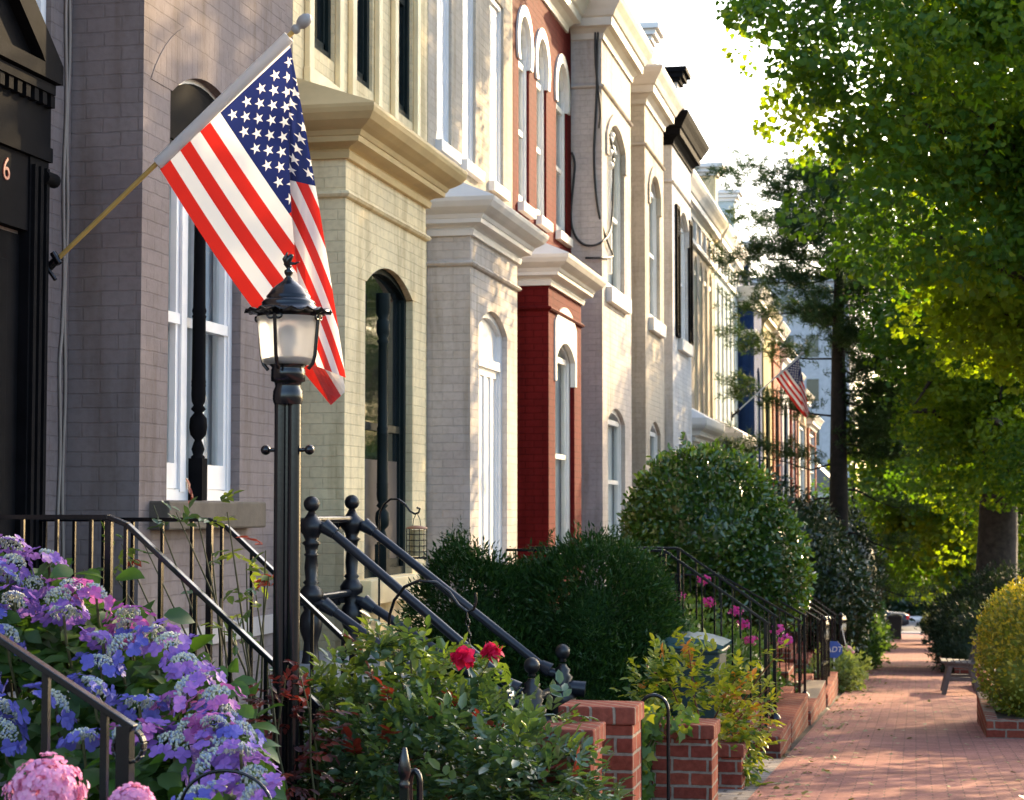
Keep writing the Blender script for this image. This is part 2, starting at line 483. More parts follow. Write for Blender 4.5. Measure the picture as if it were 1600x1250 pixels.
CLC = []
def clump_crown(ells, ncl, per, clr, droop=.35, shell=.75, flat=.7):
    """leaf clusters through a set of ellipsoids -> positions, tip directions"""
    w_ = np.array([e[1][0] * e[1][1] * e[1][2] for e in ells]); w_ = w_ / w_.sum()
    Ps, Us = [], []; Cs = []
    for (c, r), q in zip(ells, w_):
        m = max(1, int(ncl * q))
        d = sph(m); rad = np.where(RNG.random(m) < shell, RNG.uniform(.72, 1.05, m), RNG.uniform(.1, .8, m))
        C = np.array(c) + d * rad[:, None] * np.array(r)
        Cs += [(tuple(a_), c) for a_ in C]
        for j in range(m):
            k = int(per * RNG.uniform(.5, 1.5)); s = clr * RNG.uniform(.6, 1.4)
            q_ = RNG.normal(size=(k, 3)); q_ = q_ / np.maximum(np.linalg.norm(q_, axis=1, keepdims=True) / 1.55, 1); q_ = q_ * s * np.array([1, 1, flat])
            q_[:, 2] -= droop * (q_[:, 0] ** 2 + q_[:, 1] ** 2) / s
            Ps.append(C[j] + q_)
            u = q_ * 1.0 + d[j] * s * .8; u[:, 2] -= s * .6
            Us.append(u + RNG.normal(size=(k, 3)) * s * .5)
    CLC.append(Cs); return np.concatenate(Ps), np.concatenate(Us)

def shrub_surface(ells, n, jit=.08, bumps=.1, seed=0):
    r_ = np.random.default_rng(seed)
    w_ = np.array([(e[1][0] * e[1][1] + e[1][0] * e[1][2] + e[1][1] * e[1][2]) for e in ells]); w_ = w_ / w_.sum()
    Ps, Ns = [], []
    for (c, r), q in zip(ells, w_):
        m = int(n * q); d = unit(r_.normal(size=(m, 3)))
        K = unit(r_.normal(size=(26, 3))); A = r_.uniform(-1, 1, 26)
        b = np.zeros(m)
        for kk, aa in zip(K, A): b += aa * np.exp(-((1 - d @ kk) / .06))
        dd = d.copy()
        rad = 1 + bumps * b + r_.normal(size=m) * jit - np.abs(r_.normal(size=m)) * jit
        p = np.array(c) + dd * rad[:, None] * np.array(r)
        nn = unit(d / np.array(r))
        keep = np.ones(m, bool)
        for (c2, r2) in ells:
            if c2 is c: continue
            keep &= (((p - np.array(c2)) / np.array(r2)) ** 2).sum(1) > .7
        Ps.append(p[keep]); Ns.append(nn[keep])
    return np.concatenate(Ps), np.concatenate(Ns)

def core(ells, k=.86):  # solid ellipsoids added inside a shrub to stop see-through
    mb = MB()
    for c, r in ells:
        n = 12
        vs = []; fs = []
        for i in range(n + 1):
            for j in range(16):
                a, b = math.pi * i / n, 2 * math.pi * j / 16
                vs.append((c[0] + k * r[0] * math.sin(a) * math.cos(b), c[1] + k * r[1] * math.sin(a) * math.sin(b), c[2] + k * r[2] * math.cos(a)))
        for i in range(n):
            for j in range(16):
                j2 = (j + 1) % 16
                fs.append((i * 16 + j, (i + 1) * 16 + j, (i + 1) * 16 + j2, i * 16 + j2))
        mb.add(vs, fs, 0, True)
    return mb

# ------------------------------------------------------------------ ground
mb = MB()
ys = [-20, 0, 20, 40, 60, 80, 112, 160, 700]
xs = [-400, -60, 60, 400]
v = [(x, y, G(y) - .03) for y in ys for x in xs]
f = [(i * 4 + j, i * 4 + j + 1, i * 4 + j + 5, i * 4 + j + 4) for i in range(len(ys) - 1) for j in range(3)]
struct('ground', MB().add(v, f), SOIL)
def strip(name, x0, x1, y0, y1, dz, mat, n=1):
    yy = [y0 + (y1 - y0) * i / n for i in range(n + 1)]
    v = [(x, y, G(y) + dz) for y in yy for x in (x0, x1)]
    return struct(name, MB().add(v, [(2 * i, 2 * i + 1, 2 * i + 3, 2 * i + 2) for i in range(n)]), mat)
strip('sidewalk', -1.02, 1.12, -8, 111, 0, PATHM)
strip('stone_border', -1.75, -1.02, 8, 15.4, -.006, COBB)
strip('tree_box_strip', 1.12, 3.2, -8, 111, -.01, SOIL)
strip('road', 3.35, 12, -20, 112, -.12 + .1, ASPH)
mb = MB()
mb.add([(x, y, G(y) + z) for y in (-20, 112) for (x, z) in ((3.2, -.3), (3.2, .09), (3.35, .09), (3.35, -.3))], [(0, 1, 5, 4), (1, 2, 6, 5), (2, 3, 7, 6)])
struct('kerb', mb, KERBM)
mb = MB(); mb.box(-60, 60, 112, 124, G(112) - .4, G(112) + .01); struct('cross_street', mb, ASPH)
mb = MB(); mb.box(-60, 60, 111.4, 112, G(112) - .4, G(112) + .1); struct('cross_street_kerb', mb, KERBM)
mb = MB(); mb.box(-60, 60, 124, 128, G(112) - .4, G(112) + .12); struct('far_pavement', mb, paint('concrete_pavement', (.45, .42, .38), .85))

# ------------------------------------------------------------------ house kit
XB, XW = -4.2, -4.63
def outline(a0, a1, zb, zs, rise, n=10):
    p = [(a0, zb), (a1, zb), (a1, zs)]
    if rise > 0.01:
        h = (a1 - a0) / 2; R = (h * h + rise * rise) / (2 * rise); cz = zs + rise - R; cy = (a0 + a1) / 2
        a = math.asin(min(1, h / R))
        if rise > h: a = math.pi - a
        for i in range(1, n):
            t = a - 2 * a * i / n
            p.append((cy + R * math.sin(t), cz + R * math.cos(t)))
    p.append((a0, zs))
    return p

def wall(mb, X, y0, y1, z0, z1, holes=(), reveal=.16, mat=0):
    bm = bmesh.new(); es = []
    def loop(pts):
        vs = [bm.verts.new((X, a, b)) for a, b in pts]
        for i in range(len(vs)): es.append(bm.edges.new((vs[i], vs[(i + 1) % len(vs)])))
    loop([(y0, z0), (y1, z0), (y1, z1), (y0, z1)])
    for h in holes: loop(h)
    bmesh.ops.triangle_fill(bm, use_beauty=True, use_dissolve=False, edges=es, normal=(1, 0, 0))
    bm.verts.index_update()
    mb.add([v.co[:] for v in bm.verts], [[v.index for v in (f.verts if f.normal.x > 0 else reversed(f.verts))] for f in bm.faces], mat)
    bm.free()
    for h in holes:
        n = len(h)
        mb.add([(X, *p) for p in h] + [(X - reveal, *p) for p in h], [(i, (i + 1) % n, n + (i + 1) % n, n + i) for i in range(n)], mat)

def cornice_mb(mb, y0, y1, prof, xb=XB, xw=XW, roof=.0, mat=0, endcap=True):
    """sweep (outset, z) profile round a bay: near return, front, far return"""
    L = [[(xw - .02, y0 - o, z), (xb + o, y0 - o, z), (xb + o, y1 + o, z), (xw - .02, y1 + o, z)] for o, z in prof]
    vs = [p for l in L for p in l]; fs = []
    for i in range(len(L) - 1):
        for k in range(3):
            fs.append((i * 4 + k, i * 4 + k + 1, i * 4 + 5 + k, i * 4 + 4 + k))
    mb.add(vs, fs, mat)
    o, z = prof[-1]
    t = L[-1]
    if roof:
        mb.add([t[0], t[1], t[2], t[3], (xw - .02, y0 + .1, z + roof), (xw - .02, y1 - .1, z + roof)], [(0, 1, 4), (1, 2, 5, 4), (2, 3, 5)], 1)
    else:
        mb.add(t, [(0, 1, 2, 3)], 1)

def C1(zt=4.17, out=.30, h=.34):
    b = zt - h
    return [(0, b), (.035, b), (.045, b + .05), (.03, b + .07), (.06, b + .09), (out * .45, b + .11), (out * .47, b + .15), (out * .5, b + .155), (out * .56, b + .19), (out * .7, b + .215), (out * .86, b + .25), (out * .97, b + .3), (out, b + .335), (out, b + h), (out - .015, b + h + .012)]
def C2(zt=8.26, out=.34, h=.55):
    b = zt - h
    return [(0, b), (.03, b), (.04, b + .08), (.1, b + .14), (out * .5, b + .16), (out * .52, b + .27), (out * .6, b + .29), (out * .72, b + .37), (out * .9, b + .46), (out, b + .53), (out, b + h), (out - .02, b + h + .02)]

def window(h, X, a0, a1, zb, zs, rise, kind='sash', fm=WPAINT, sill=None, rev=.075, label=None, cur=CURT, gl=None, pz=0, mid=.52):
    """window part (its mesh is the frame) with pane, sash, sill, curtain below it"""
    w = .065; zs0 = zs
    O = outline(a0 - .01, a1 + .01, zb - .01, zs, rise); I = outline(a0 + w, a1 - w, zb + w, zs - (0 if rise > .05 else w), max(rise - w, 0) if rise > .05 else 0)
    if len(O) != len(I): I = outline(a0 + w, a1 - w, zb + w, zs, .02)
    mb = MB(); mb.ring(O, I, X - rev - .09, X - rev + .015)
    zm = zb + (zs - zb) * mid
    if kind == 'sash':
        mb.box(X - rev - .05, X - rev - .005, a0 + w - .005, a1 - w + .005, zs - .035, zs + .035)
    W = obj('window', mb, fm, h)
    if label: W['label'] = label
    if kind in ('sash', 'dark'):
        s = MB()
        s.box(X - rev - .052, X - rev - .012, a0 + w, a1 - w, zm - .03, zm + .03)
        for q in (a0 + w + .02, a1 - w - .02): s.box(X - rev - .05, X - rev - .014, q - .02, q + .02, zb + w, zs - .03)
        s.box(X - rev - .05, X - rev - .014, a0 + w, a1 - w, zb + w, zb + w + .07)
        obj('sash', s, fm, W)
        p = MB(); p.slab(I, X - rev - .04, X - rev - .035); obj('pane', p, gl or (GLASS if kind == 'sash' else DGLASS), W)
        c = MB()
        if kind == 'sash':
            n = 14
            cv = []
            for i in range(n * 2 + 1):
                yy = a0 + .03 + (a1 - a0 - .06) * i / (n * 2)
                xx = X - rev - .10 - .018 * (i % 2)
                cv += [(xx, yy, zb), (xx, yy, zs + rise)]
            c.add(cv, [(2 * i, 2 * i + 2, 2 * i + 3, 2 * i + 1) for i in range(n * 2)])
            obj('curtain', c, cur, W)
    elif kind == 'panel':
        zs = zs - pz
        s = MB(); n = 4; ww = (a1 - a0 - 2 * w) / n
        for i in range(n):
            y = a0 + w + ww * i
            s.box(X - rev - .06, X - rev - .03, y, y + ww, zb + w, zs - .06)
            s.ring([(y, zb + w), (y + ww, zb + w), (y + ww, zs - .06), (y, zs - .06)], [(y + .05, zb + w + .08), (y + ww - .05, zb + w + .08), (y + ww - .05, zs - .14), (y + .05, zs - .14)], X - rev - .03, X - rev - .012)
        s.box(X - rev - .07, X - rev + .02, a0 + w - .005, a1 - w + .005, zs - .06, zs + .03)
        obj('shutter', s, fm, W)
        p = MB(); p.slab(outline(a0 + w - .01, a1 - w + .01, zs + .03, max(zs0, zs + .031), max(rise - w, .05)), X - rev - .05, X - rev - .035); obj('fanlight', p, WPAINT, W)
    if sill:
        s = MB(); s.box(X - rev, X + .09, a0 - .12, a1 + .12, zb - sill[1], zb - .004); obj('sill', s, sill[0], W, .008)
    return W

def arch_band(h, X, a0, a1, zs, rise, mat, wdt=.22, proud=.02, down=.0, name='arch', ext=0):
    A = outline(a0 - wdt, a1 + wdt, zs - down - .001, zs + ext, rise + (0 if ext else wdt), 20)[2:]
    B = outline(a0 + .022, a1 - .022, zs - down - .001, zs, rise - .022, 20)[2:]
    if down: A = [(A[0][0], zs - down)] + A + [(A[-1][0], zs - down)]; B = [(B[0][0], zs - down)] + B + [(B[-1][0], zs - down)]
    n = len(A); mb = MB()
    vs = [(X + proud, *p) for p in A] + [(X + proud, *p) for p in B] + [(X - .05, *p) for p in A] + [(X - .05, *p) for p in B]
    fs = []
    for i in range(n - 1):
        fs += [(i, i + 1, n + i + 1, n + i), (i + 1, i, 2 * n + i, 2 * n + i + 1), (n + i, n + i + 1, 3 * n + i + 1, 3 * n + i)]
    fs += [(0, n, 3 * n, 2 * n), (n - 1, 3 * n - 1, 4 * n - 1, 2 * n - 1)]
    mb.add(vs, fs); obj(name, mb, mat, h)

def door(h, y0, y1, z0, z1, mat, X=XW):
    mb = MB(); mb.box(X - .12, X + .015, y0, y1, z0, z1)
    D = obj('door', mb, mat, h)
    k = MB()
    for (a, b) in ((.12, .42), (.5, .94)):
        for (c, d) in ((.12, .46), (.54, .88)):
            k.box(X + .016, X + .032, y0 + (y1 - y0) * c, y0 + (y1 - y0) * d, z0 + (z1 - z0) * a, z0 + (z1 - z0) * b)
    obj('door_panel', k, mat, D, .006)
    q = MB(); q.ball((X + .06, y1 - .08, z0 + 1.0), .03, 8); obj('handle', q, paint('brass', (.6, .4, .12), .3, metal=1), D)
    f = MB(); f.box(X - .03, X + .05, y0 - .1, y0 - .002, z0, z1 + .1); f.box(X - .03, X + .05, y1 + .002, y1 + .1, z0, z1 + .1); f.box(X - .03, X + .06, y0, y1, z1 + .002, z1 + .1)
    obj('door_frame', f, mat, h)

def house(label, y0, y1, y2, mat, upmat=None, bay_top=3.86, cor=None, cormat=None, bays=(), ups=(), roofz=8.3, doormat=BLKTRIM, band=None, xb=XB, roof=.0, name='row_house', upcor=None, dz=.1, rearoff=0):
    h = thing(name, label, 'house', (XW - 3, (y0 + y2) / 2, G(y0)))
    upmat = upmat or mat
    zb = -9
    W = MB(); wall(W, XW, y0 + .004, y2 - .004, zb, roofz, [outline(*u[:5]) for u in ups], .14)
    W.add([(XW, y0 + .004, zb), (XW, y0 + .004, roofz), (-13, y0 + .004, roofz), (-13, y0 + .004, zb), (XW, y2 - .004, zb), (XW, y2 - .004, roofz), (-13, y2 - .004, roofz), (-13, y2 - .004, zb)],
          [(0, 3, 2, 1), (4, 5, 6, 7), (3, 7, 6, 2), (1, 2, 6, 5)])
    obj('main_wall', W, upmat, h)
    B = MB(); wall(B, xb, y0, y1, zb, bay_top, [outline(*u[:5]) for u in bays], .16)
    B.add([(xb, y0, zb), (xb, y0, bay_top), (XW, y0, bay_top), (XW, y0, zb), (xb, y1, zb), (xb, y1, bay_top), (XW, y1, bay_top), (XW, y1, zb)], [(0, 1, 2, 3), (4, 7, 6, 5), (1, 5, 6, 2)])
    obj('bay', B, mat, h)
    if cor:
        c = MB(); cornice_mb(c, y0, y1, cor, xb, XW, roof); obj('cornice', c, [cormat, SLATE if roof == 0 else cormat], h)
        z = (band or cor[0][1] - .3)
        c = MB(); cornice_mb(c, y0, y1, [(0, z), (.03, z + .01), (.045, z + .03), (.03, z + .05), (0, z + .06)], xb, XW); obj('string_course', c, mat, h)
    if upcor:
        c = MB(); cornice_mb(c, y0 + .4, y2 - .4, C2(roofz + .02, .36, .6), XW, XW - .5); obj('roof_cornice', c, [upcor, SLATE], h)
    for u in bays:
        window(h, xb, *u[:5], **u[5])
    for u in ups:
        window(h, XW, *u[:5], **{'rev': .045, **u[5]})
    if y2 - y1 > 1.2:
        door(h, y1 + .35, y2 - .35, dz, dz + 2.3, doormat)
    return h

def chimney(h, yc, zt, mat, cap, w=.5):
    mb = MB(); mb.box(-5.8, XW + .1, yc - w / 2, yc + w / 2, 7.5, zt - .28); o = obj('chimney', mb, mat, h)
    c = MB()
    for k, (e, z0, z1) in enumerate(((.06, .28, .2), (.13, .197, .1), (.2, .097, 0))): c.box(-5.8 - e, XW + .1 + e, yc - w / 2 - e, yc + w / 2 + e, zt - z0, zt - z1)
    obj('chimney_cap', c, cap, o)

# --- house with the black pedimented door (nearest, mostly out of frame on the left)
hm = house('taupe painted brick house at far left with a black pedimented front door', 5.9, 8.1, 10.0, TAUPE, bay_top=7.9,
           ups=[(8.9, 9.72, 3.5, 5.6, 0, dict(kind='dark', fm=WPAINT, gl=SKYGL))])
for o in list(hm.children):
    if o.name.startswith('door'):
        for ch in list(o.children): bpy.data.objects.remove(ch)
        bpy.data.objects.remove(o)
mb = MB()
mb.box(XW - .02, -4.565, 9.36, 9.58, .2, 3.02)           # pilaster
for a_ in (9.38, 9.45, 9.52): mb.box(-4.564, -4.545, a_, a_ + .035, .2, 2.98)
mb.box(XW - .02, -4.565, 7.7, 7.92, .2, 3.02)
mb.box(XW - .02, -4.575, 7.92, 9.36, 2.62, 3.02)
mb.box(XW - .02, -4.55, 7.68, 9.6, 3.022, 3.10)        # architrave
mb.box(XW - .02, -4.56, 7.7, 9.59, 3.102, 3.32)
for i in range(19): mb.box(-4.559, -4.52, 7.74 + i * .098, 7.79 + i * .098, 3.31, 3.375)
mb.box(XW - .02, -4.51, 7.42, 9.54, 3.377, 3.43)
pts = [(7.42, 3.432), (9.54, 3.432), (9.54, 3.47), (8.5, 4.3), (7.42, 3.47)]
mb.slab(pts, XW - .02, -4.55)
mb.ring([(7.4, 3.44), (9.58, 3.44), (9.58, 3.54), (8.5, 4.4), (7.4, 3.54)], [(7.64, 3.52), (9.36, 3.52), (9.32, 3.56), (8.5, 4.2), (7.68, 3.56)], -4.6, -4.485)
obj('door_surround', mb, BLKTRIM, hm)
mb = MB(); mb.tube([(-4.56, 9.5, 2.93), (-4.56, 9.64, 2.93)], .04, 12); obj('bracket', mb, BLKTRIM, hm)
mb = MB(); mb.box(XW - .05, XW + .01, 7.93, 9.355, .2, 2.6); dd = obj('door', mb, BLKTRIM, hm)
mb = MB()
for a, b in ((.3, 1.0), (1.1, 2.45)):
    mb.box(XW + .011, XW + .025, 8.05, 8.55, a, b); mb.box(XW + .011, XW + .025, 8.7, 9.2, a, b)
obj('door_panel', mb, BLKTRIM, dd, .006)
text_obj('house_number', '6', .17, paint('red_bronze_number', (.35, .08, .05), .4), hm, (-4.572 - hm.location.x, 9.1 - hm.location.y, 2.9 - hm.location.z), (math.pi / 2, 0, math.pi / 2))
for dx in (0, .05):
    mb = MB(); pts = []
    for i in range(40):
        z = -.4 + i * .14
        pts.append((XW + .012, 9.93 - dx * 1.1 + .012 * math.sin(i * .9 + dx * 40) + (.02 if dx and i > 17 else 0), z))
    mb.tube(pts, .009, 6); obj('cable', mb, TWIRE, hm)

# --- taupe bay
WIN = dict(kind='sash')
h0 = house('taupe brick house with a tall bay, white sash window and grey stone sill', 10.0, 12.46, 13.92, TAUPE, bay_top=8.0,
           bays=[(10.40, 11.62, 1.2, 3.58, .2, dict(kind='sash', mid=.452, fm=WPAINT)), (10.42, 11.62, 5.2, 7.0, .3, dict(kind='sash'))], cor=C2(8.4), cormat=STONETRIM)
s = MB(); s.box(XB - .15, XB + .12, 10.15, 11.8, 1.03, 1.195); obj('sill', s, SILLST, h0, .012)
arch_band(h0, XB, 10.40, 11.62, 3.58, .2, brickpaint('taupe_arch_brick', (.24, .20, .19), bw=.0817, rh=.28), .30, .004)
m_ = MB(); m_.slab(outline(10.45, 11.57, 3.33, 3.56, .17), XB - .075, XB - .05); obj('tympanum', m_, BLKTRIM, h0)
def spindle(h, x, y, z0, z1, r=.065, mat=BLKTRIM, base=True):
    mb = MB(); H = z1 - z0
    pr = [(r * 1.0, 0), (r * 1.0, .12), (r * .7, .125), (r * .95, .14), (r * .7, .155), (r * .5, .165), (r * 1.15, .18), (r * 1.3, .2), (r * 1.2, .225), (r * .6, .24), (r * 1.1, .25), (r * .7, .26), (r * .95, .27), (r * 1.05, .29), (r, .31), (r * 1.08, .315), (r, .32), (r * 1.08, .325), (r, .33), (r * .95, .5), (r * 1.06, .505), (r * .9, .51), (r * 1.06, .52), (r * .9, .53), (r * .8, .82), (r * 1.1, .83), (r * .8, .84), (r * 1.2, .86), (r * 1.2, .9), (r * .8, .91), (r * 1.3, .93), (r * 1.3, 1)]
    mb.lathe(x, y, [(a, z0 + b * H) for a, b in pr], 14)
    mb.box(x - r * 1.05, x + r * 1.05, y - r * 1.05, y + r * 1.05, z0, z0 + H * .115)
    return obj('column', mb, mat, h)
mb = MB()
for a_, b_ in ((10.74, 10.83), (11.03, 11.12)): mb.box(XB - .13, XB - .052, a_, b_, 1.25, 3.4)
for a_, b_ in ((10.47, 10.74), (11.12, 11.56)):
    mb.box(XB - .11, XB - .07, a_, b_, 1.27, 1.42); mb.box(XB - .11, XB - .06, a_, b_, 2.245, 2.31)
    for y_ in (a_ + .025, b_ - .025): mb.box(XB - .109, XB - .071, y_ - .022, y_ + .022, 1.42, 3.4)
obj('mullion', mb, WPAINT, h0)
spindle(h0, XB - .015, 10.93, 1.2, 3.40, .042)
mb = MB(); mb.box(XB - .14, XB + .005, 11.05, 11.10, 1.2, 1.201)
s = MB(); s.box(XB - .02, XB + .03, 9.99, 12.47, .33, .45); obj('water_table', s, paint('taupe_trim', (.36, .33, .32), .6), h0)

# --- yellow bay
UPY = lambda a, b, zb=4.78, zt=7.0, **k: (a, b, zb, zt, k.pop('rise', .0), k)
h1 = house('pale yellow brick house with an ochre bay cornice and dark arched window', 13.92, 16.37, 18.1, YEL, cor=C1(4.17, .31, .36), cormat=YTRIM, bay_top=3.84, roof=.3, upcor=YTRIM,
           bays=[(14.47, 15.93, .60, 2.94, .2, dict(kind='dark', fm=DGREEN, sill=(YSTONE, .2)))],
           ups=[UPY(14.32, 15.0, 4.82, kind='dark', fm=DGREEN), UPY(15.5, 16.14, 4.82, kind='dark', fm=DGREEN), UPY(16.85, 17.52, 4.82, kind='dark', fm=DGREEN)])
for a in (14.32, 15.5, 16.85):
    mb = MB(); mb.box(XW + .004, XW + .05, a - .12, a - .002, 4.6, 7.1); mb.box(XW + .004, XW + .05, a + .69, a + .80, 4.6, 7.1); mb.box(XW + .004, XW + .06, a - .14, a + .82, 4.48, 4.6)
    obj('window_surround', mb, YSTONE, h1, .006)
arch_band(h1, XB, 14.47, 15.93, 2.94, .2, YEL, .2, .004)
spindle(h1, XB - .01, 15.02, .6, 2.9, .046, DGREEN)
mb = MB(); mb.box(XB - .112, XB - .108, 14.55, 15.85, .68, 1.55); obj('curtain', mb, DCURT, h1)
s = MB(); s.box(XB - .02, XB + .04, 13.9, 16.39, .05, .18); obj('water_table', s, YSTONE, h1)

# --- beige bay
h2 = house('beige brick house with a white bay cornice and white shuttered window', 18.12, 20.38, 22.2, BEI, upmat=CRM, cor=C1(4.15, .3, .34), cormat=WTRIM, bay_top=3.84, roof=.34, upcor=WTRIM,
           bays=[(18.5, 19.86, .5, 2.97, .2, dict(kind='panel', fm=WPAINT, pz=.32))],
           ups=[UPY(a, b, 4.84, 7.0, kind='panel') for a, b in ((18.48, 19.1), (19.6, 20.22), (20.95, 21.68))])
for a in (18.48, 19.6, 20.95):
    mb = MB(); mb.box(XW - .1, XW + .07, a - .06, a + .78, 4.72, 4.836); obj('sill', mb, WTRIM, h2, .006)
# --- red bay
h3 = house('dark red brick house with a white bay cornice and arched white windows', 22.22, 24.49, 26.2, RED, cor=C1(4.13, .3, .34), cormat=WTRIM, bay_top=3.82, roof=.34, upcor=WTRIM,
           bays=[(22.65, 23.98, .5, 2.99, .22, dict(kind='sash', fm=WPAINT))],
           ups=[(a, b, 4.86, 6.6, .62, dict(kind='sash')) for a, b in ((22.56, 23.2), (23.7, 24.35), (25.05, 25.86))])
arch_band(h3, XB, 22.65, 23.98, 2.99, .22, WTRIM, .07, .02, .3, ext=.42)
for a, b in ((22.56, 23.2), (23.7, 24.35), (25.05, 25.86)):
    arch_band(h3, XW, a, b, 6.6, .62, WTRIM, .11, .03, .0)
    mb = MB(); mb.box(XW - .1, XW + .08, a - .05, b + .05, 4.74, 4.856); obj('sill', mb, WTRIM, h3, .006)
# --- tall bays
def tall(label, y0, y1, y2, mat, cm, upmat=None, shut=False, a=None):
    a = a or (y0 + .5, y1 - .5)
    h = house(label, y0, y1, y2, mat, upmat, cor=C2(8.26), cormat=cm, bay_top=7.71, roofz=8.9, band=7.02, upcor=cm,
              bays=[(a[0], a[1], 4.28, 6.46, .28, dict(kind='sash', sill=(WTRIM, .22))), (a[0], a[1], .6, 2.4, .2, dict(kind='sash', sill=(WTRIM, .2)))])
    arch_band(h, XB, a[0], a[1], 6.46, .28, mat, .14, .03, .3)
    if shut:
        for s0, s1 in ((a[0] - .5, a[0] - .02), (a[1] + .02, a[1] + .5)):
            mb = MB()
            mb.ring([(s0, 4.28), (s1, 4.28), (s1, 6.7), (s0, 6.7)], [(s0 + .05, 4.35), (s1 - .05, 4.35), (s1 - .05, 6.63), (s0 + .05, 6.63)], XB + .005, XB + .05)
            for k in range(45): mb.bar((XB + .025, s0 + .05, 4.38 + k * .05), (XB + .025, s1 - .05, 4.38 + k * .05), .04, .008, 0, (.6, 0, .8))
            obj('shutter', mb, BLKTRIM, h)
    return h
h4 = tall('pale lavender grey brick house with a two storey bay and hanging black cables', 26.23, 29.03, 30.6, LAV, STONETRIM, None, False, (26.7, 28.35))
h5 = tall('cream brick house with raking light on its two storey bay and stone cornice', 30.62, 32.98, 34.2, CRM, STONETRIM)
h6 = tall('white brick house with a black bay cornice and black window shutters', 34.22, 37.2, 38.3, WHT, BLKTRIM, None, True, (35.1, 36.6))
mb = MB()
orn = [(0, .1), (.1, .25), (-.05, .4), (.15, .55), (0, .7), (.12, .85)]
for (dy, dz_) in orn: mb.ball((XB - .02, 27.0 + dy, 6.0 + dz_ * .6), .07, 6)
mb.tube([(XB - .02, 27.0, 4.5), (XB - .02, 27.02, 6.1)], .04, 6); obj('window_ornament', mb, WPAINT, h4)
for pts in ([(990 - 55, 20), (932, 150), (928, 250), (935, 330), (950, 380), (957, 400), (940, 403), (915, 403)], [(930, 20), (931, 100), (938, 170), (936, 200)],
            [(893, 238), (898, 260), (892, 330), (897, 365), (915, 383), (940, 378), (955, 350), (958, 250), (952, 210)]):
    mb = MB(); pp = []
    for (a, b) in pts:
        p = onX(a, b, XB + .03)
        if p.y < 26.2: p = onY(a, b, 26.19)
        pp.append(p)
    # smooth
    out = []
    for i in range(len(pp) - 1):
        p0 = pp[max(i - 1, 0)]; p1 = pp[i]; p2 = pp[i + 1]; p3 = pp[min(i + 2, len(pp) - 1)]
        for k in range(6):
            t = k / 6
            out.append(.5 * ((2 * p1) + (-p0 + p2) * t + (2 * p0 - 5 * p1 + 4 * p2 - p3) * t * t + (-p0 + 3 * p1 - 3 * p2 + p3) * t ** 3))
    out.append(pp[-1]); mb.tube(out, .016, 6); obj('cable', mb, BWIRE, h4)
chimney(h5, 33.9, 9.78, WHT, WTRIM); chimney(h6, 38.1, 9.95, LAV, BLKTRIM)
# --- flush houses with many slim windows
def slim(y0, n, step, w_, **k):
    return [(y0 + i * step, y0 + i * step + w_, 3.15, 6.35, .35, dict(**k)) for i in range(n)]
h7 = house('cream brick house with slim arched windows above a low white bay roof', 38.35, 41.5, 45.9, CRM, cor=C1(2.96, .3, .45), cormat=WTRIM, bay_top=2.55, roof=.35, roofz=8.0, xb=-4.3, upcor=WTRIM,
           bays=[(39.0, 40.8, .3, 1.6, .4, dict(kind='sash'))], ups=slim(41.6, 4, 1.05, .62, kind='panel', fm=paint('cream_window', (.62, .55, .38), .5)))
h8 = house('pale blue grey brick house with slim arched windows and a white frieze', 46.0, 49.5, 52.2, PALEB, cor=C1(2.96, .3, .45), cormat=WTRIM, bay_top=2.55, roof=.35, roofz=8.0, xb=-4.25, upcor=WTRIM,
           bays=[(46.8, 48.6, .3, 1.6, .4, dict(kind='sash'))], ups=slim(46.5, 5, 1.08, .6, kind='sash'))
for h, ya, yb in ((h7, 38.5, 45.8), (h8, 46.1, 52.1)):
    mb = MB()
    mb.box(XW + .003, XW + .07, ya, yb, 6.85, 6.95)
    n = 7
    for i in range(n + 1):
        y = ya + (yb - ya - .1) * i / n; mb.box(XW + .003, XW + .05, y, y + .1, 6.953, 7.38)
    obj('frieze', mb, WTRIM, h)
chimney(h7, 45.6, 9.35, YEL, WTRIM); chimney(h8, 50.4, 9.5, PALEB, WTRIM)
h9 = house('navy blue brick house with a white cornice and white band', 52.3, 55.0, 55.6, NAVY, cor=C2(7.15, .34, .5), cormat=WTRIM, bay_top=6.68, roofz=7.6, band=5.9,
           bays=[(53.1, 54.3, 1.5, 4.6, .5, dict(kind='sash'))])
chimney(h9, 54.8, 8.75, NAVY, WTRIM)
mb = MB(); cornice_mb(mb, 52.3, 55, [(0, 5.88), (.05, 5.88), (.06, 6.02), (0, 6.02)]); obj('band', mb, WTRIM, h9)
def far(label, y0, y1, y2, mat, cm, top, kind='sash', fm=WPAINT):
    return house(label, y0, y1, y2, mat, cor=C2(top, .34, .5), cormat=cm, bay_top=top - .48, roofz=top + .4, band=top - 1.2,
                 bays=[(y0 + .6, y1 - .6, 1.0, 4.3, .5, dict(kind=kind, fm=fm, sill=(WTRIM, .25)))])
h10 = far('olive yellow brick house between the navy and orange brick houses', 55.65, 58.7, 59.6, OLV, paint('olive_cornice', (.4, .33, .2), .6), 6.95, 'dark', DGREEN)
h11 = far('orange unpainted brick house behind the distant flag', 59.7, 62.6, 63.6, ORG_B, STONETRIM, 6.9, 'dark', DGREEN)
h12 = far('white brick house with green windows beyond the orange brick house', 63.7, 67.2, 68.6, WHT, WTRIM, 6.4, 'dark', DGREEN)
h13 = far('dark red brick house half hidden by the pine boughs', 68.7, 71.6, 72.6, DRED, STONETRIM, 6.0)
h14 = far('tan brick house at the far end of the row', 72.7, 78.0, 80.0, TAN, STONETRIM, 5.6)
h15 = far('last orange brick house of the row beside the pine trunk', 80.1, 86, 92, ORG_B, STONETRIM, 5.0)

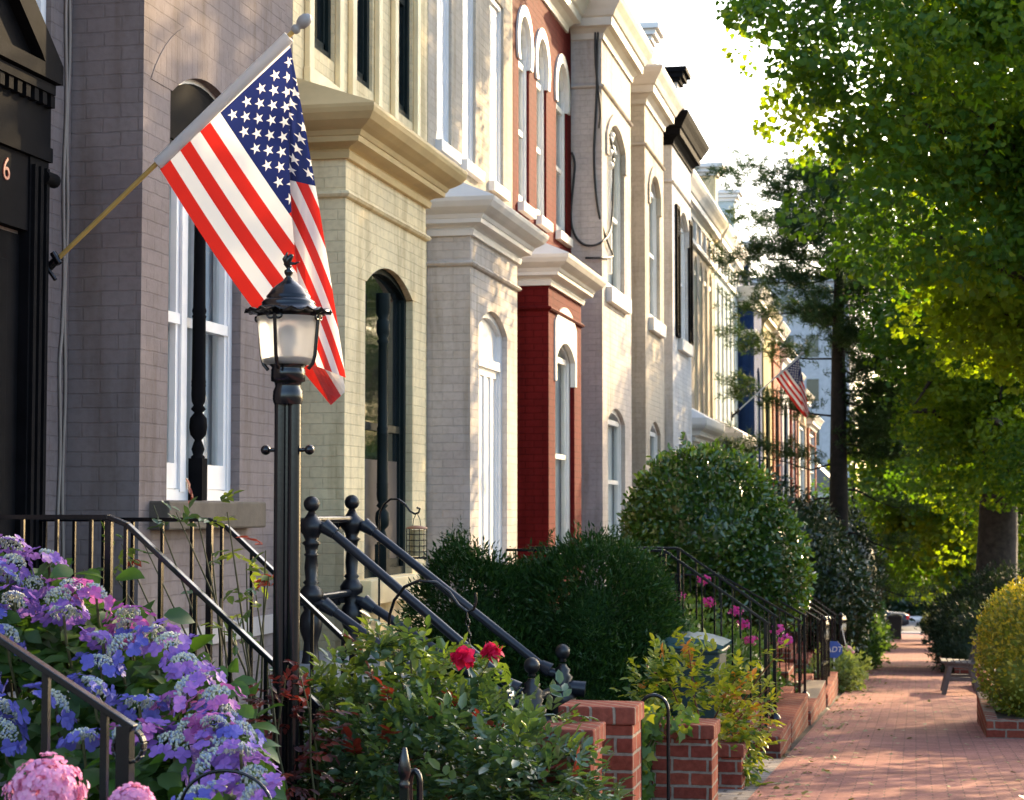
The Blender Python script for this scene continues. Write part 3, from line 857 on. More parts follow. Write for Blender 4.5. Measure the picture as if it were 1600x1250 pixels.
# ------------------------------------------------------------------ flag and pole
FY = 9.6
fp = thing('flag', 'large flag with stars and stripes on a wooden pole by black door', 'flag', onY(70, 425, FY))
A, Bp = onY(72, 422, FY), onY(468, 40, FY)
mb = MB(); mb.tube([A, A.lerp(Bp, .985)], .0135, 10); obj('pole', mb, WOODP, fp)
mb = MB(); d = (Bp - A).normalized(); q = [(0, .018), (.012, .026), (.03, .026), (.04, .018), (.055, .03), (.08, .036), (.105, .032), (.125, .016), (.13, .001)]
mb.tube([A.lerp(Bp, .975) + d * a for a, r in q], [r for a, r in q], 12); obj('finial', mb, paint('grey_finial', (.32, .3, .28), .5), fp)
mb = MB(); mb.tube([A - d * .09, A + d * .1], .024, 10); mb.tube([A - d * .09, A + Vector((-.07, 0, -.1))], .028, 8); mb.box(A.x - .1, A.x - .07, FY - .04, FY + .04, A.z - .17, A.z + .03)
mb.tube([A + d * .02 + Vector((-.03, -.02, .04)), A + d * .02 + Vector((.05, -.02, -.07))], .012, 6); mb.tube([A + d * .09 + Vector((-.02, -.02, .03)), A + d * .09 + Vector((.02, -.02, -.03))], .02, 6)
obj('bracket', mb, BLACKM, fp)
Tp, Bm, tip, Cc = (454, 74), (250, 264), (517, 633), (540, 592)
def fpt(u, v):
    return (Tp[0] + u * (tip[0] - Bm[0]) + v * (Bm[0] - Tp[0]), Tp[1] + u * (tip[1] - Bm[1]) + v * (Bm[1] - Tp[1]))
verts, uvs, faces = [], [], []
n = 48
def ripple(u, v):
    return (.06 * math.sin(6.5 * u + 2.2 * v) + .02 * math.sin(17 * u - 5 * v)) * u + .024 * math.sin(11 * v + 3 * u) * u
cols = [-.02, 0] + [j / n for j in range(1, n + 1)]
idx = {}
for i in range(n + 1):
    v = i / n
    for j, c in enumerate(cols):
        u = c if c <= 0 else c * max(min(1, v * 1.13), .0005)
        x, y = fpt(u, v)
        if c > 0:   # bottom edge sags a little
            bow = math.sin(math.pi * min(u, 1)) * v * 9
            x -= bow; y += bow * .6
        k = c if c > 0 else 0
        dy = ripple(u, v) + .07 * k ** 3 * v
        p = onY(x, y, FY - .002 + dy)
        
        idx[(i, j)] = len(verts); verts.append(p); uvs.append((u if c < 0 else max(u, .0003), min(max(v, .0003), .9997)))
nc = len(cols)
for i in range(n):
    for j in range(nc - 1):
        faces.append((idx[i, j], idx[i + 1, j], idx[i + 1, j + 1], idx[i, j + 1]))
# wedge hanging in front of the fold
m2 = 26; wid = {}
for i in range(n + 1):
    t = i / n
    lx, ly = 454 + 30 * t - 14 * math.sin(math.pi * t) , 74 + 494 * t
    rx, ry = 454 + 86 * t + 3 * math.sin(math.pi * t), 74 + 516 * t
    for j in range(m2 + 1):
        s_ = j / m2
        u = max(t, .0003); v = t * (1 - .37 * s_)
        x, y = lx + (rx - lx) * s_, ly + (ry - ly) * s_
        dep = FY - (.02 + .05 * t) - .05 * t * math.sin(math.pi * s_ * 1.6) 
        wid[(i, j)] = len(verts); verts.append(onY(x, y, dep)); uvs.append((min(u, .9997), min(max(v, .0003), .9997)))
for i in range(n):
    faces.append((idx[i, nc - 1], idx[i + 1, nc - 1], wid[i + 1, 0], wid[i, 0]))
    for j in range(m2):
        faces.append((wid[i, j], wid[i + 1, j], wid[i + 1, j + 1], wid[i, j + 1]))
mb = MB(); mb.add(verts, faces, 0, True)
cl = obj('flag_cloth', mb, flagmat(), fp)
uvl = cl.data.uv_layers.new(name='UVMap')
for lp in cl.data.loops: uvl.data[lp.index].uv = uvs[lp.vertex_index]
mb = MB(); a, b = onY(247, 256, FY), onY(452, 58, FY); mb.tube([a, b], .034, 14)
obj('sleeve', mb, clothmat('white_sleeve', (.74, .72, .69), .35), fp)
p2 = onY(1149, 646, 42.0)
f2 = dup(fp, p2, 'small distant flag hanging on a pale pole in front of the orange house')
for ch in f2.children:
    if ch.name.startswith(('flag_cloth', 'sleeve')):
        k_ = .68; T_ = onY(452, 58, FY) - onY(70, 425, FY); ch.scale = (k_, k_, k_); ch.location = T_ * (1 - k_)
    if ch.name.startswith('pole'):
        ch.data = ch.data.copy(); ch.data.materials[0] = WTRIM

# ------------------------------------------------------------------ lamp post
lp0 = onY(447, 1045, 8.0); LX, LY = lp0.x, 8.0
def LZ(py): return onY(447, py, LY).z
PXM = 8.37 / 3000
lam = thing('lamp_post', 'black yard lamp post with frosted glass lantern and eagle finial', 'lamp', (LX, LY, G(LY)))
mb = MB()
for s_ in (-1, 1): mb.lathe(LX + s_ * .031, LY, [(.029, G(LY)), (.0285, LZ(620))], 14)
mb.box(LX - .012, LX + .012, LY - .012, LY + .012, G(LY), LZ(620)); obj('post', mb, BLACKM, lam)
mb = MB(); z = LZ(703)
mb.tube([(LX - .1, LY, z), (LX + .1, LY, z)], .009, 8); mb.ball((LX - .1, LY, z), .022); mb.ball((LX + .1, LY, z), .022); obj('ladder_rest', mb, BLACKM, lam)
mb = MB()
mb.lathe(LX, LY, [(.06, LZ(632)), (.067, LZ(625)), (.066, LZ(612)), (.056, LZ(604)), (.06, LZ(598)), (.075, LZ(596)), (.075, LZ(578)), (.07, LZ(575)), (.088, LZ(568)), (.094, LZ(562)), (.09, LZ(558))], 24); obj('collar', mb, BLACKM, lam)
zt, zb_ = LZ(496), LZ(570)
gm, gnt, gb = newmat('frosted_lamp_glass')
gb.inputs['Base Color'].default_value = (.80, .80, .80, 1); gb.inputs['Roughness'].default_value = .3; gb.inputs['Transmission Weight'].default_value = .75
gtr = N(gnt, 'ShaderNodeBsdfTranslucent'); gtr.inputs[0].default_value = (.78, .78, .78, 1); gmx = N(gnt, 'ShaderNodeMixShader'); gmx.inputs[0].default_value = .3
gnt.links.new(gb.outputs[0], gmx.inputs[1]); gnt.links.new(gtr.outputs[0], gmx.inputs[2]); gnt.links.new(gmx.outputs[0], gnt.nodes['Material Output'].inputs[0])
mb = MB(); mb.lathe(LX, LY, [(.092, zb_), (.112, zb_ + .01), (.12, zb_ + .04), (.136, zt)], 32); mb2 = mb
gl_ = obj('glass', mb, gm, lam)
mb = MB(); mb.lathe(LX, LY, [(.02, zb_), (.02, zb_ + .07), (.035, zb_ + .1), (.03, zb_ + .16), (.001, zb_ + .18)], 12); obj('bulb', mb, paint('white_bulb', (.7, .68, .62), .4), lam)
for k in range(4):
    a = math.radians(-90 - 6 + 90 * k)
    mb = MB(); c, s_ = math.cos(a), math.sin(a)
    pr = [(.096, zb_ - .02), (.118, zb_ + .005), (.127, zb_ + .04), (.143, zt + .005)]
    mb.tube([(LX + r * c, LY + r * s_, z) for r, z in pr], .0085, 8)
    for sg in (-1, 1):
        pp = []
        for q in range(9):
            t = q / 8 * 4.6; rr = .022 - .002 * q
            pp.append((LX + .143 * c - s_ * sg * (.022 - rr * math.cos(t)) , LY + .143 * s_ + c * sg * (.022 - rr * math.cos(t)), zt - .012 - rr * math.sin(t) * .8 + .01))
        mb.tube(pp, .005, 6)
    obj('rib', mb, BLACKM, lam)
NS = 16
def scal(j, k, r, z):
    if j in (2, 3, 4):
        a = abs(math.sin(k * math.pi * NS / 96))
        return r + (.008 * a if j == 3 else 0), z - (.018 * a if j in (3,) else .010 * a)
    return r, z
mb = MB()
mb.lathe(LX, LY, [(.135, zt), (.14, zt + .012), (.168, zt + .028), (.186, zt + .036), (.166, zt + .036), (.14, zt + .03), (.128, zt + .045), (.115, zt + .055), (.118, zt + .062), (.113, zt + .07), (.1, zt + .08), (.095, zt + .083), (.097, zt + .092), (.09, zt + .1), (.072, zt + .125), (.045, zt + .148), (.024, zt + .162), (.016, zt + .175)], 96, 0, True, scal)
obj('canopy', mb, BLACKM, lam)
mb = MB(); z = zt + .17
mb.lathe(LX, LY, [(.016, z), (.011, z + .01), (.02, z + .025), (.02, z + .035), (.008, z + .045), (.014, z + .055)], 12)
mb.tube([(LX, LY, z + .045), (LX - .008, LY, z + .065), (LX - .002, LY, z + .085), (LX + .012, LY, z + .1), (LX + .02, LY, z + .104)], [.008, .016, .017, .012, .005], 8)
mb.tube([(LX + .002, LY, z + .068), (LX + .03, LY, z + .066), (LX + .05, LY, z + .074)], [.009, .006, .002], 6)
mb.tube([(LX - .01, LY - .01, z + .06), (LX - .014, LY - .014, z + .085), (LX - .002, LY - .012, z + .116)], [.006, .012, .003], 6)
obj('finial', mb, BLACKM, lam)

# ------------------------------------------------------------------ stoops and railings
STEPM = paint('grey_stone_step', (.25, .24, .23), .8, .2, 5)
def steps(label, xt, xb, y0, y1, zt, zb, n, mat=STEPM, xw=XW + .02):
    mb = MB()
    if xt > xw + .01: mb.box(xw, xt, y0, y1, zb - .4, zt)
    for i in range(n):
        z = zt - (zt - zb) * (i + 1) / (n + 1)
        a = xt + (xb - xt) * i / n; b = xt + (xb - xt) * (i + 1) / n
        mb.box(a + .001, b, y0, y1, zb - .4, z)
    return single('front_steps', mb, mat, label, 'steps', ((xt + xb) / 2, (y0 + y1) / 2, zb), 'front steps of the row', .012)

def railing(label, y, top, foot, nb, flat_from=None, w=.042, bal=.016, scroll=False, post=.03, group='black stair railings', mat=BLACKM, newel=True):
    """top: list of (x,z) of the handrail; foot(x): z of the stair under x"""
    x0, z0 = top[-1]
    r = thing('stair_railing', label, 'railing', (x0, y, foot(x0)), group)
    mb = MB()
    for (a, b), (c, d) in zip(top[:-1], top[1:]): mb.bar((a, y, b), (c, y, d), w, .022)
    if scroll:
        pp = []
        for q in range(16):
            t = math.radians(60 - q * 22); rr = .058 - .0012 * q
            pp.append((x0 + .008 + rr * math.cos(t) - .03, y, z0 - .058 + rr * math.sin(t)))
        for a, b in zip(pp[:-1], pp[1:]): mb.bar(a, b, w * .8, .012)
    obj('handrail', mb, mat, r, .003)
    def ztop(x):
        for (a, b), (c, d) in zip(top[:-1], top[1:]):
            if min(a, c) <= x <= max(a, c): return b + (d - b) * (x - a) / (c - a) if a != c else b
        return top[-1][1]
    xa = top[0][0]
    base = None
    for i in range(nb):
        x = xa + (x0 - xa) * (i + .5) / nb
        mb = MB(); n = 9; zz = foot(x) ; zt_ = ztop(x) - .01
        mb.bar((x, y, zz), (x, y, zt_), bal, bal)
        obj('baluster', mb, mat, r)
    if newel:
        for x in ([x0 - .03] + [top[1][0]] if len(top) > 2 else [x0 - .03]):
            mb = MB(); mb.bar((x, y, foot(x) - .02), (x, y, ztop(x) - .011), post, post); mb.lathe(x, y, [(.05, foot(x)), (.045, foot(x) + .02), (.02, foot(x) + .05)], 10)
            obj('post', mb, mat, r)
    return r

# stoop of the black door: two rails
steps('grey steps climbing to the black pedimented door', -3.5, -2.5, 8.25, 9.6, .2, G(9), 3)
lf = lambda xt, xb, zt, zb: (lambda x: zt if x < xt else (zb if x > xb else zt + (zb - zt) * (x - xt) / (xb - xt)))
f0 = lf(-3.5, -2.45, .2, G(8.7))
kz = onY(190, 810, 8.2)
def railtop(kx, Y, ex, ey, x_start, ky):
    a = onY(kx, ky, Y); b = onY(ex, ey, Y)
    return [(x_start, a.z), (a.x - .06, a.z), (a.x + .03, a.z - .035), (b.x, b.z)]
railing('nearer sloping black railing between hydrangeas and taupe bay', 8.2, railtop(190, 8.2, 500, 1105, -4.6, 808), f0, 12, newel=True)
railing('farther sloping black railing passing behind the lamp post', 9.5, railtop(345, 9.5, 560, 1020, -4.6, 812), f0, 11)
# rail of the stoop further left, in front of the hydrangeas
a, b = onY(-60, 962, 5.7), onY(210, 1138, 5.7)
railing('foreground black railing with a scrolled end in front of the hydrangeas', 5.7, [(a.x - .8, a.z + .02 + .8 * (a.z - b.z) / (b.x - a.x)), (b.x, b.z)], lambda x: -.32, 7, scroll=True, w=.04, bal=.022, post=.045)

# cast iron stair of the taupe house's door, with ball topped newels
steps('stone steps between cast iron ball topped newels', -3.85, -2.55, 12.5, 13.7, .1, G(13), 5)
def newel(label, x, y, z0, z1, low=False):
    r = thing('newel_post', label, 'newel post', (x, y, z0), 'cast iron ball topped newel posts')
    H = z1 - z0
    mb = MB(); mb.ball((x, y, z1 - .055), .055, 12); mb.lathe(x, y, [(.02, z1 - .13), (.03, z1 - .12), (.022, z1 - .105), (.03, z1 - .1)], 12); obj('ball', mb, IRON, r)
    rings = []
    if not low:
        pr = [(.085, 0), (.085, .05), (.07, .055), (.06, .1), (.05, .18), (.075, .24), (.085, .29), (.075, .33), (.05, .36), (.06, .38), (.045, .40), (.085, .42), (.09, .455), (.06, .49), (.045, .50), (.06, .515), (.042, .53), (.05, .6), (.042, .66), (.055, .67), (.04, .68), (.05, .72), (.07, .735), (.045, .75), (.06, .78), (.09, .81), (.09, .845), (.05, .875), (.03, .9), (.03, .9)]
    else:
        pr = [(.1, 0), (.1, .06), (.07, .1), (.06, .45), (.08, .5), (.1, .56), (.105, .62), (.07, .66), (.085, .7), (.06, .73), (.08, .77), (.05, .8), (.06, .83), (.03, .86), (.03, .875)]
    mb = MB(); mb.lathe(x, y, [(a_ * .95, z0 + b_ * (H - .12) / .9) for a_, b_ in pr], 20); obj('shaft', mb, IRON, r)
    return r
n1 = onY(487, 775, 12.6); n2 = onY(550, 773, 13.58); n3 = onY(831, 1027, 12.6); n4 = onY(879, 1006, 13.58)
newel('upper newel post nearest the lamp post, black with a ball top', n1.x, 12.6, .02, n1.z)
newel('upper newel post right of its twin, against the yellow bay window', n2.x, 13.58, .02, n2.z)
newel('short lower newel post at the foot of the stair, beside the brick pier', n3.x, 12.6, G(12.6), n3.z, True)
newel('short lower newel post farther back, in front of the yew hedge', n4.x, 13.58, G(13.6), n4.z, True)
PIPEM = paint('dark_blue_black_pipe', (.012, .015, .022), .3, .2, 6, .3)
for (na, nb_, Y, lab, ya, yb, yl) in ((n1, n3, 12.6, 'nearer pair of thick black stair rails between the ball newels', 818, 1092, 940), (n2, n4, 13.58, 'farther pair of thick black stair rails in front of the hedge', 816, 1060, 935)):
    r = thing('pipe_railing', lab, 'railing', (nb_.x, Y, G(Y)), 'thick pipe stair rails')
    za = onY(487, ya, Y).z; zb2 = onY(830, yb, Y).z; zl = onY(487, yl, Y).z
    for nm, z0, z1 in (('top_rail', za, zb2 + .03), ('lower_rail', zl, zb2 - (za - zl) * .62)):
        mb = MB(); mb.tube([(na.x, Y, z0), (na.x + .1, Y, z0 - .02), (nb_.x - .1, Y, z1 + .02), (nb_.x, Y, z1)], .033, 12)
        mb.tube([(na.x + .09, Y, z0 - .015), (na.x + .17, Y, z0 - .07)], [.055, .04], 12); mb.tube([(na.x - .5, Y, z0), (na.x, Y, z0)], .033, 12); mb.tube([(na.x - .14, Y, z0), (na.x - .09, Y, z0)], .05, 12)
        mb.tube([(nb_.x - .16, Y, z1 + .07), (nb_.x - .09, Y, z1 + .03)], [.04, .055], 12)
        obj(nm, mb, PIPEM, r)
mb = MB(); ct = thing('pipe_railing', 'short crosswise pipe linking the two lower ball newels', 'railing', (n3.x, 13, G(13)), 'thick pipe stair rails')
for zz in (n3.z - .28,):
    mb.tube([(n3.x, 12.6, zz), (n4.x, 13.58, zz)], .03, 10); mb.tube([(n4.x, 13.58, zz), (n4.x + .16, 13.6, zz - .02)], [.05, .06], 10)
obj('rail', mb, PIPEM, ct)
mb = MB(); ct = thing('pipe_railing', 'two level pipes linking the two upper ball newels', 'railing', (n1.x, 13, .1), 'thick pipe stair rails')
for py in (812, 935): zz = onY(487, py, 12.6).z; mb.tube([(n1.x, 12.6, zz), (n2.x, 13.58, zz)], .026, 10)
obj('rail', mb, PIPEM, ct)

# fallen leaves
n = 900; P = np.column_stack([np.where(RNG.random(n) < .6, -1.0 + np.abs(RNG.normal(0, .25, n)), RNG.uniform(-1, 1.1, n)), RNG.uniform(9, 45, n), np.zeros(n)]); P[:, 2] = [G(y) + .006 for y in P[:, 1]]
U = RNG.normal(size=(n, 3)) * [1, 1, .15]
ll = leafobj('leaf_litter', P, U, RNG.uniform(.02, .055, n), 'fan', leafmat('dry_leaf', (.16, .11, .03), (.25, .22, .05), .2), None, np.array([0, 0, 1.0]) + RNG.normal(size=(n, 3)) * .25); ll['kind'] = 'stuff'
# brick steps and thin rails of the houses further on
labs = ['brick steps at the pavement edge behind the yellow leaved shrub', 'second flight of brick steps behind the first', 'third flight of brick steps deeper along the row', 'fourth flight of brick steps near the iron fences', 'fifth small flight of brick steps far along the row']
rl = [('near thin railing of the first brick steps, from hedge to pavement', 'far thin railing of the first brick steps'), ('near thin railing of the second brick steps', 'far thin railing of the second brick steps'),
      ('near thin railing of the third brick steps', 'far thin railing of the third brick steps'), ('near thin railing of the fourth brick steps', 'far thin railing of the fourth brick steps'), ('near thin railing of the fifth brick steps', 'far thin railing of the fifth brick steps')]
for i, yc in enumerate((16.5, 21.2, 25.2, 29.6, 33.4)):
    g = G(yc - .6); zt_ = .82 - .92 - (0 if i == 0 else .2 + .16 * i)
    xt, xe = -2.05, -1.08
    steps(labs[i], xt, xe, yc - .7, yc + .7, zt_, g + .0, 4, BRK)
    ff = lf(xt, xe - .15, zt_, g + .16)
    for q, dy in enumerate((-.45, .55)):
        railing(rl[i][q], yc + dy - (.0), [(-3.4, zt_ + .9), (xt, zt_ + .9), (xe - .1, g + .16 + .88)], ff, 14, w=.035, bal=.014, group='thin railings of the brick steps')

# ------------------------------------------------------------------ brick piers, walls, kerbs
def pier(label, x0, x1, y0, y1, zt, name='brick_pier', cap=True, cat='pier'):
    r = thing(name, label, cat, ((x0 + x1) / 2, (y0 + y1) / 2, G(y0)))
    mb = MB(); mb.box(x0, x1, y0, y1, G(y1) - .3, zt - (.085 if cap else 0)); obj('shaft' if cap else 'wall', mb, BRK, r, .006)
    if cap:
        mb = MB(); mb.box(x0 - .015, x1 + .015, y0 - .015, y1 + .015, zt - .083, zt); obj('coping', mb, rawbrick('coping_brick', (.30, .085, .055), (.22, .055, .04), (.32, .26, .2), .11, .3, ms=.008), r, .008)
    return r
pier('tall square red brick pier beside the roses, highest of the piers', -1.65, -1.31, 9.05, 9.34, onY(930, 1104, 9.05).z)
pier('lower red brick pier with a sunlit edge in front of the tallest pier', -1.62, -1.385, 8.3, 8.62, onY(915, 1140, 8.3).z)
pier('red brick pier with ivy on its left side', -1.55, -1.19, 11.5, 11.86, onY(1060, 1132, 11.5).z)
pier('short brick end wall just behind the ivy pier', -1.6, -1.12, 12.7, 13.0, onY(1130, 1163, 12.7).z)
pier('low brick garden kerb along the pavement under the thin railings', -1.35, -1.1, 17.6, 20.3, G(18) + .19, 'garden_kerb', False, 'kerb wall')
pier('second low brick garden kerb past the next steps', -1.35, -1.1, 22.1, 24.4, G(22) + .18, 'garden_kerb', False, 'kerb wall')
pier('third low brick garden kerb ending at the pale green plant', -1.3, -1.1, 26.1, 28.3, G(26.4) + .2, 'garden_kerb', False, 'kerb wall')
def planter(label, x0, x1, y0, y1, zt):
    r = thing('brick_planter', label, 'planter', ((x0 + x1) / 2, (y0 + y1) / 2, G(y0)))
    mb = MB(); t = .11
    zf = min(G(y0), G(y1)) - .1
    mb.box(x0, x1, y0, y0 + t, zf, zt); mb.box(x0, x1, y1 - t, y1, zf, zt - .001); mb.box(x0, x0 + t, y0 + t, y1 - t, zf, zt); mb.box(x1 - t, x1, y0 + t, y1 - t, zf, zt)
    obj('border', mb, BRK, r, .008); mb = MB(); mb.box(x0 + t, x1 - t, y0 + t, y1 - t, zf, zt - .05); obj('soil', mb, SOIL, r)
planter('low brick planter border under the golden bush', .64, 2.6, 18.6, 21.4, G(18.6) + .17)
planter('low brick planter border behind the bench', .98, 2.7, 28.4, 32.5, G(28.4) + .12)
planter('low planter border under the spreading juniper', .72, 2.6, 37.5, 44.0, G(37.5) + .12)
planter('far low planter border beyond the juniper', .8, 2.6, 55, 62.0, G(55) + .12)

# ------------------------------------------------------------------ iron fences
def fence(label, x, y0, y1, h, xend=None):
    r = thing('iron_fence', label, 'fence', (x, (y0 + y1) / 2, G((y0 + y1) / 2)), 'black iron garden fences')
    mb = MB()
    for k in (.12, h - .16, h - .02): mb.bar((x, y0, G(y0) + k), (x, y1, G(y1) + k), .03, .02)
    obj('rail', mb, BLACKM, r)
    n = int((y1 - y0) / .13); proto = None
    for i in range(n + 1):
        y = y0 + (y1 - y0) * i / n
        if proto is None:
            mb = MB(); z = 0
            mb.bar((0, 0, .02), (0, 0, h + .02), .014, .014); mb.lathe(0, 0, [(.004, h), (.022, h + .03), (.012, h + .06), (.001, h + .11)], 6)
            mb.tube([(0, -.05, h - .14), (0, -.02, h - .03), (0, .02, h - .03), (0, .05, h - .14)], .007, 4)
            L = ORG[r.name]; mb.v = [(a + L[0], b + L[1], c + L[2]) for a, b, c in mb.v]
            proto = obj('picket', mb, BLACKM, r); pk = proto
        else:
            pk = proto.copy(); COL.objects.link(pk); pk.parent = r
        pk.location = (0, y - (y0 + y1) / 2, G(y) - G((y0 + y1) / 2))
    for y in (y0, y1):
        mb = MB(); z = G(y); mb.bar((x, y, z - .02), (x, y, z + h + .08), .045, .045); mb.ball((x, y, z + h + .11), .04, 8); obj('post', mb, BLACKM, r)
    return r
fl = [('nearest iron picket fence, in front of the blue sign', -1.2, 26.4, 27.5, .95), ('iron picket fence beside the pink bulb ornament', -1.15, 31.0, 36.5, 1.0), ('iron picket fence next after the pink ornament', -1.12, 37.0, 44, 1.0),
      ('iron picket fence midway to the black bin', -1.12, 45, 56, 1.0), ('iron picket fence past the midway fence', -1.12, 57, 68, 1.0), ('farthest iron picket fence before the black bin', -1.15, 69, 80, 1.0)]
for a in fl: fence(*a)
mb = MB()
r = thing('iron_edging', 'small low black iron edging panel at the corner of the garden kerb', 'edging', (-1.15, 25.4, G(25)))
for k in range(7): mb.bar((-1.15, 24.6 + k * .2, G(24.6 + k * .2) + .1), (-1.15, 24.6 + k * .2, G(24.6 + k * .2) + .5), .025, .025)
obj('bars', mb, BLACKM, r)
mb = MB(); mb.bar((-1.15, 24.5, G(24.5) + .5), (-1.15, 25.9, G(25.9) + .5), .04, .03); mb.bar((-1.15, 24.5, G(24.5) + .12), (-1.15, 25.9, G(25.9) + .12), .04, .03); obj('rail', mb, BLACKM, r)

# ------------------------------------------------------------------ small garden things
# spear finial post and hoops in the foreground
p = onY(632, 1170, 6.3)
r = thing('fence_post', 'black iron post with a spear finial in front of the rose bush', 'fence post', (p.x, 6.3, G(6.3)))
mb = MB(); mb.lathe(p.x, 6.3, [(.017, p.z - .13), (.02, p.z - .115), (.014, p.z - .105), (.02, p.z - .09), (.024, p.z - .07), (.008, p.z), (.006, p.z + .005)], 12); obj('finial', mb, BLACKM, r)
mb = MB(); mb.bar((p.x, 6.3, G(6.3) - .05), (p.x, 6.3, p.z - .13), .028, .028); obj('shaft', mb, BLACKM, r)
def hoop(label, px0, px1, pt, pb, Y, rad=.008, name='garden_hoop'):
    a, b = onY(px0, pb, Y), onY(px1, pb, Y); t = onY((px0 + px1) / 2, pt, Y)
    mb = MB(); pp = [(a.x, Y, G(Y) - .05)]
    for i in range(17):
        an = math.pi * (1 - i / 16); pp.append(((a.x + b.x) / 2 + (b.x - a.x) / 2 * math.cos(an), Y, a.z + (t.z - a.z) * math.sin(an)))
    pp.append((b.x, Y, G(Y) - .05)); mb.tube(pp, rad, 8)
    return single(name, mb, BLACKM, label, 'garden hoop', (t.x, Y, G(Y)))
hoop('wide thin wire hoop in front of the lowest hydrangea flowers', 283, 425, 1204, 1260, 6.0, .006)
hoop('small bent iron hoop beside the spear finial post', 640, 656, 1205, 1225, 6.35, .011)
hoop('green black hoop standing between the two brick piers', 1000, 1044, 1086, 1110, 11.2, .011)
# bird feeder on shepherd's hook
Y = 14.05; pa = onY(592, 1000, Y); 
r = single('shepherd_hook', MB().tube([(pa.x, Y, G(Y)), (pa.x, Y, onY(592, 812, Y).z)] + [tuple(onY(a, b, Y)) for a, b in ((594, 800), (600, 788), (610, 780), (622, 780), (633, 788), (641, 799), (648, 803), (654, 801), (656, 795), (651, 793))], .008, 8), BLACKM, 'tall black shepherd hook holding the bird feeder', 'plant hook', (pa.x, Y, G(Y)))
fc = onY(651, 848, Y); W_ = .078
bf = thing('bird_feeder', 'caged bird feeder with a copper lid hanging from the hook', 'bird feeder', (fc.x, Y, onY(651, 872, Y).z))
zt_, zb_ = onY(651, 826, Y).z, onY(651, 871, Y).z
mb = MB(); mb.lathe(fc.x, Y, [(.082, zt_), (.078, zt_ + .012), (.03, zt_ + .022), (.005, zt_ + .024)], 20); obj('lid', mb, paint('copper_lid', (.40, .17, .08), .45, .2, 9), bf)
mb = MB(); mb.lathe(fc.x, Y, [(.05, zb_ + .01), (.05, zt_ - .01)], 16); obj('seed_tube', mb, paint('seed_yellow', (.55, .42, .2), .6, .3, 40), bf)
mb = MB()
for k in range(12):
    a = 2 * math.pi * k / 12; mb.tube([(fc.x + W_ * math.cos(a), Y + W_ * math.sin(a), zb_), (fc.x + W_ * math.cos(a), Y + W_ * math.sin(a), zt_)], .0035, 5)
for z in np.linspace(zb_, zt_, 6): mb.tube([(fc.x + W_ * math.cos(a), Y + W_ * math.sin(a), z) for a in np.linspace(0, 2 * math.pi, 21)], .0035, 5)
mb.lathe(fc.x, Y, [(.08, zb_ - .01), (.08, zb_)], 16); obj('cage', mb, BLACKM, bf)
mb = MB()
for s_ in (-1, 1): mb.tube([(fc.x + s_ * .03, Y, zt_ + .02), (fc.x + s_ * .025, Y, zt_ + .07), (fc.x, Y, onY(651, 801, Y).z)], .003, 5)
obj('hanger', mb, BLACKM, bf)
# second hook with a chain
Y = 10.0
pp = [onY(a, b, Y) for a, b in ((607, 1060), (607, 985), (609, 960), (616, 938), (632, 917), (655, 907), (682, 910), (702, 925), (716, 945), (730, 956), (740, 952), (744, 940), (743, 926))]
single('shepherd_hook', MB().tube([(pp[0].x, Y, G(Y))] + [tuple(p) for p in pp], .0085, 8), BLACKM, 'arched black shepherd hook with a hanging chain above the roses', 'plant hook', (pp[0].x, Y, G(Y)))
mb = MB(); c0 = onY(730, 956, Y)
for i in range(9):
    z = c0.z - .02 - i * .036; x = c0.x + i * .003
    ax = (1, 0) if i % 2 else (0, 1)
    mb.tube([(x + ax[0] * .011 * math.cos(t), Y + ax[1] * .011 * math.cos(t), z + .022 * math.sin(t)) for t in np.linspace(0, 2 * math.pi, 11)], .0035, 5)
single('chain', mb, BLACKM, 'dark chain hanging from the arched hook', 'chain', (c0.x, Y, c0.z - .3))
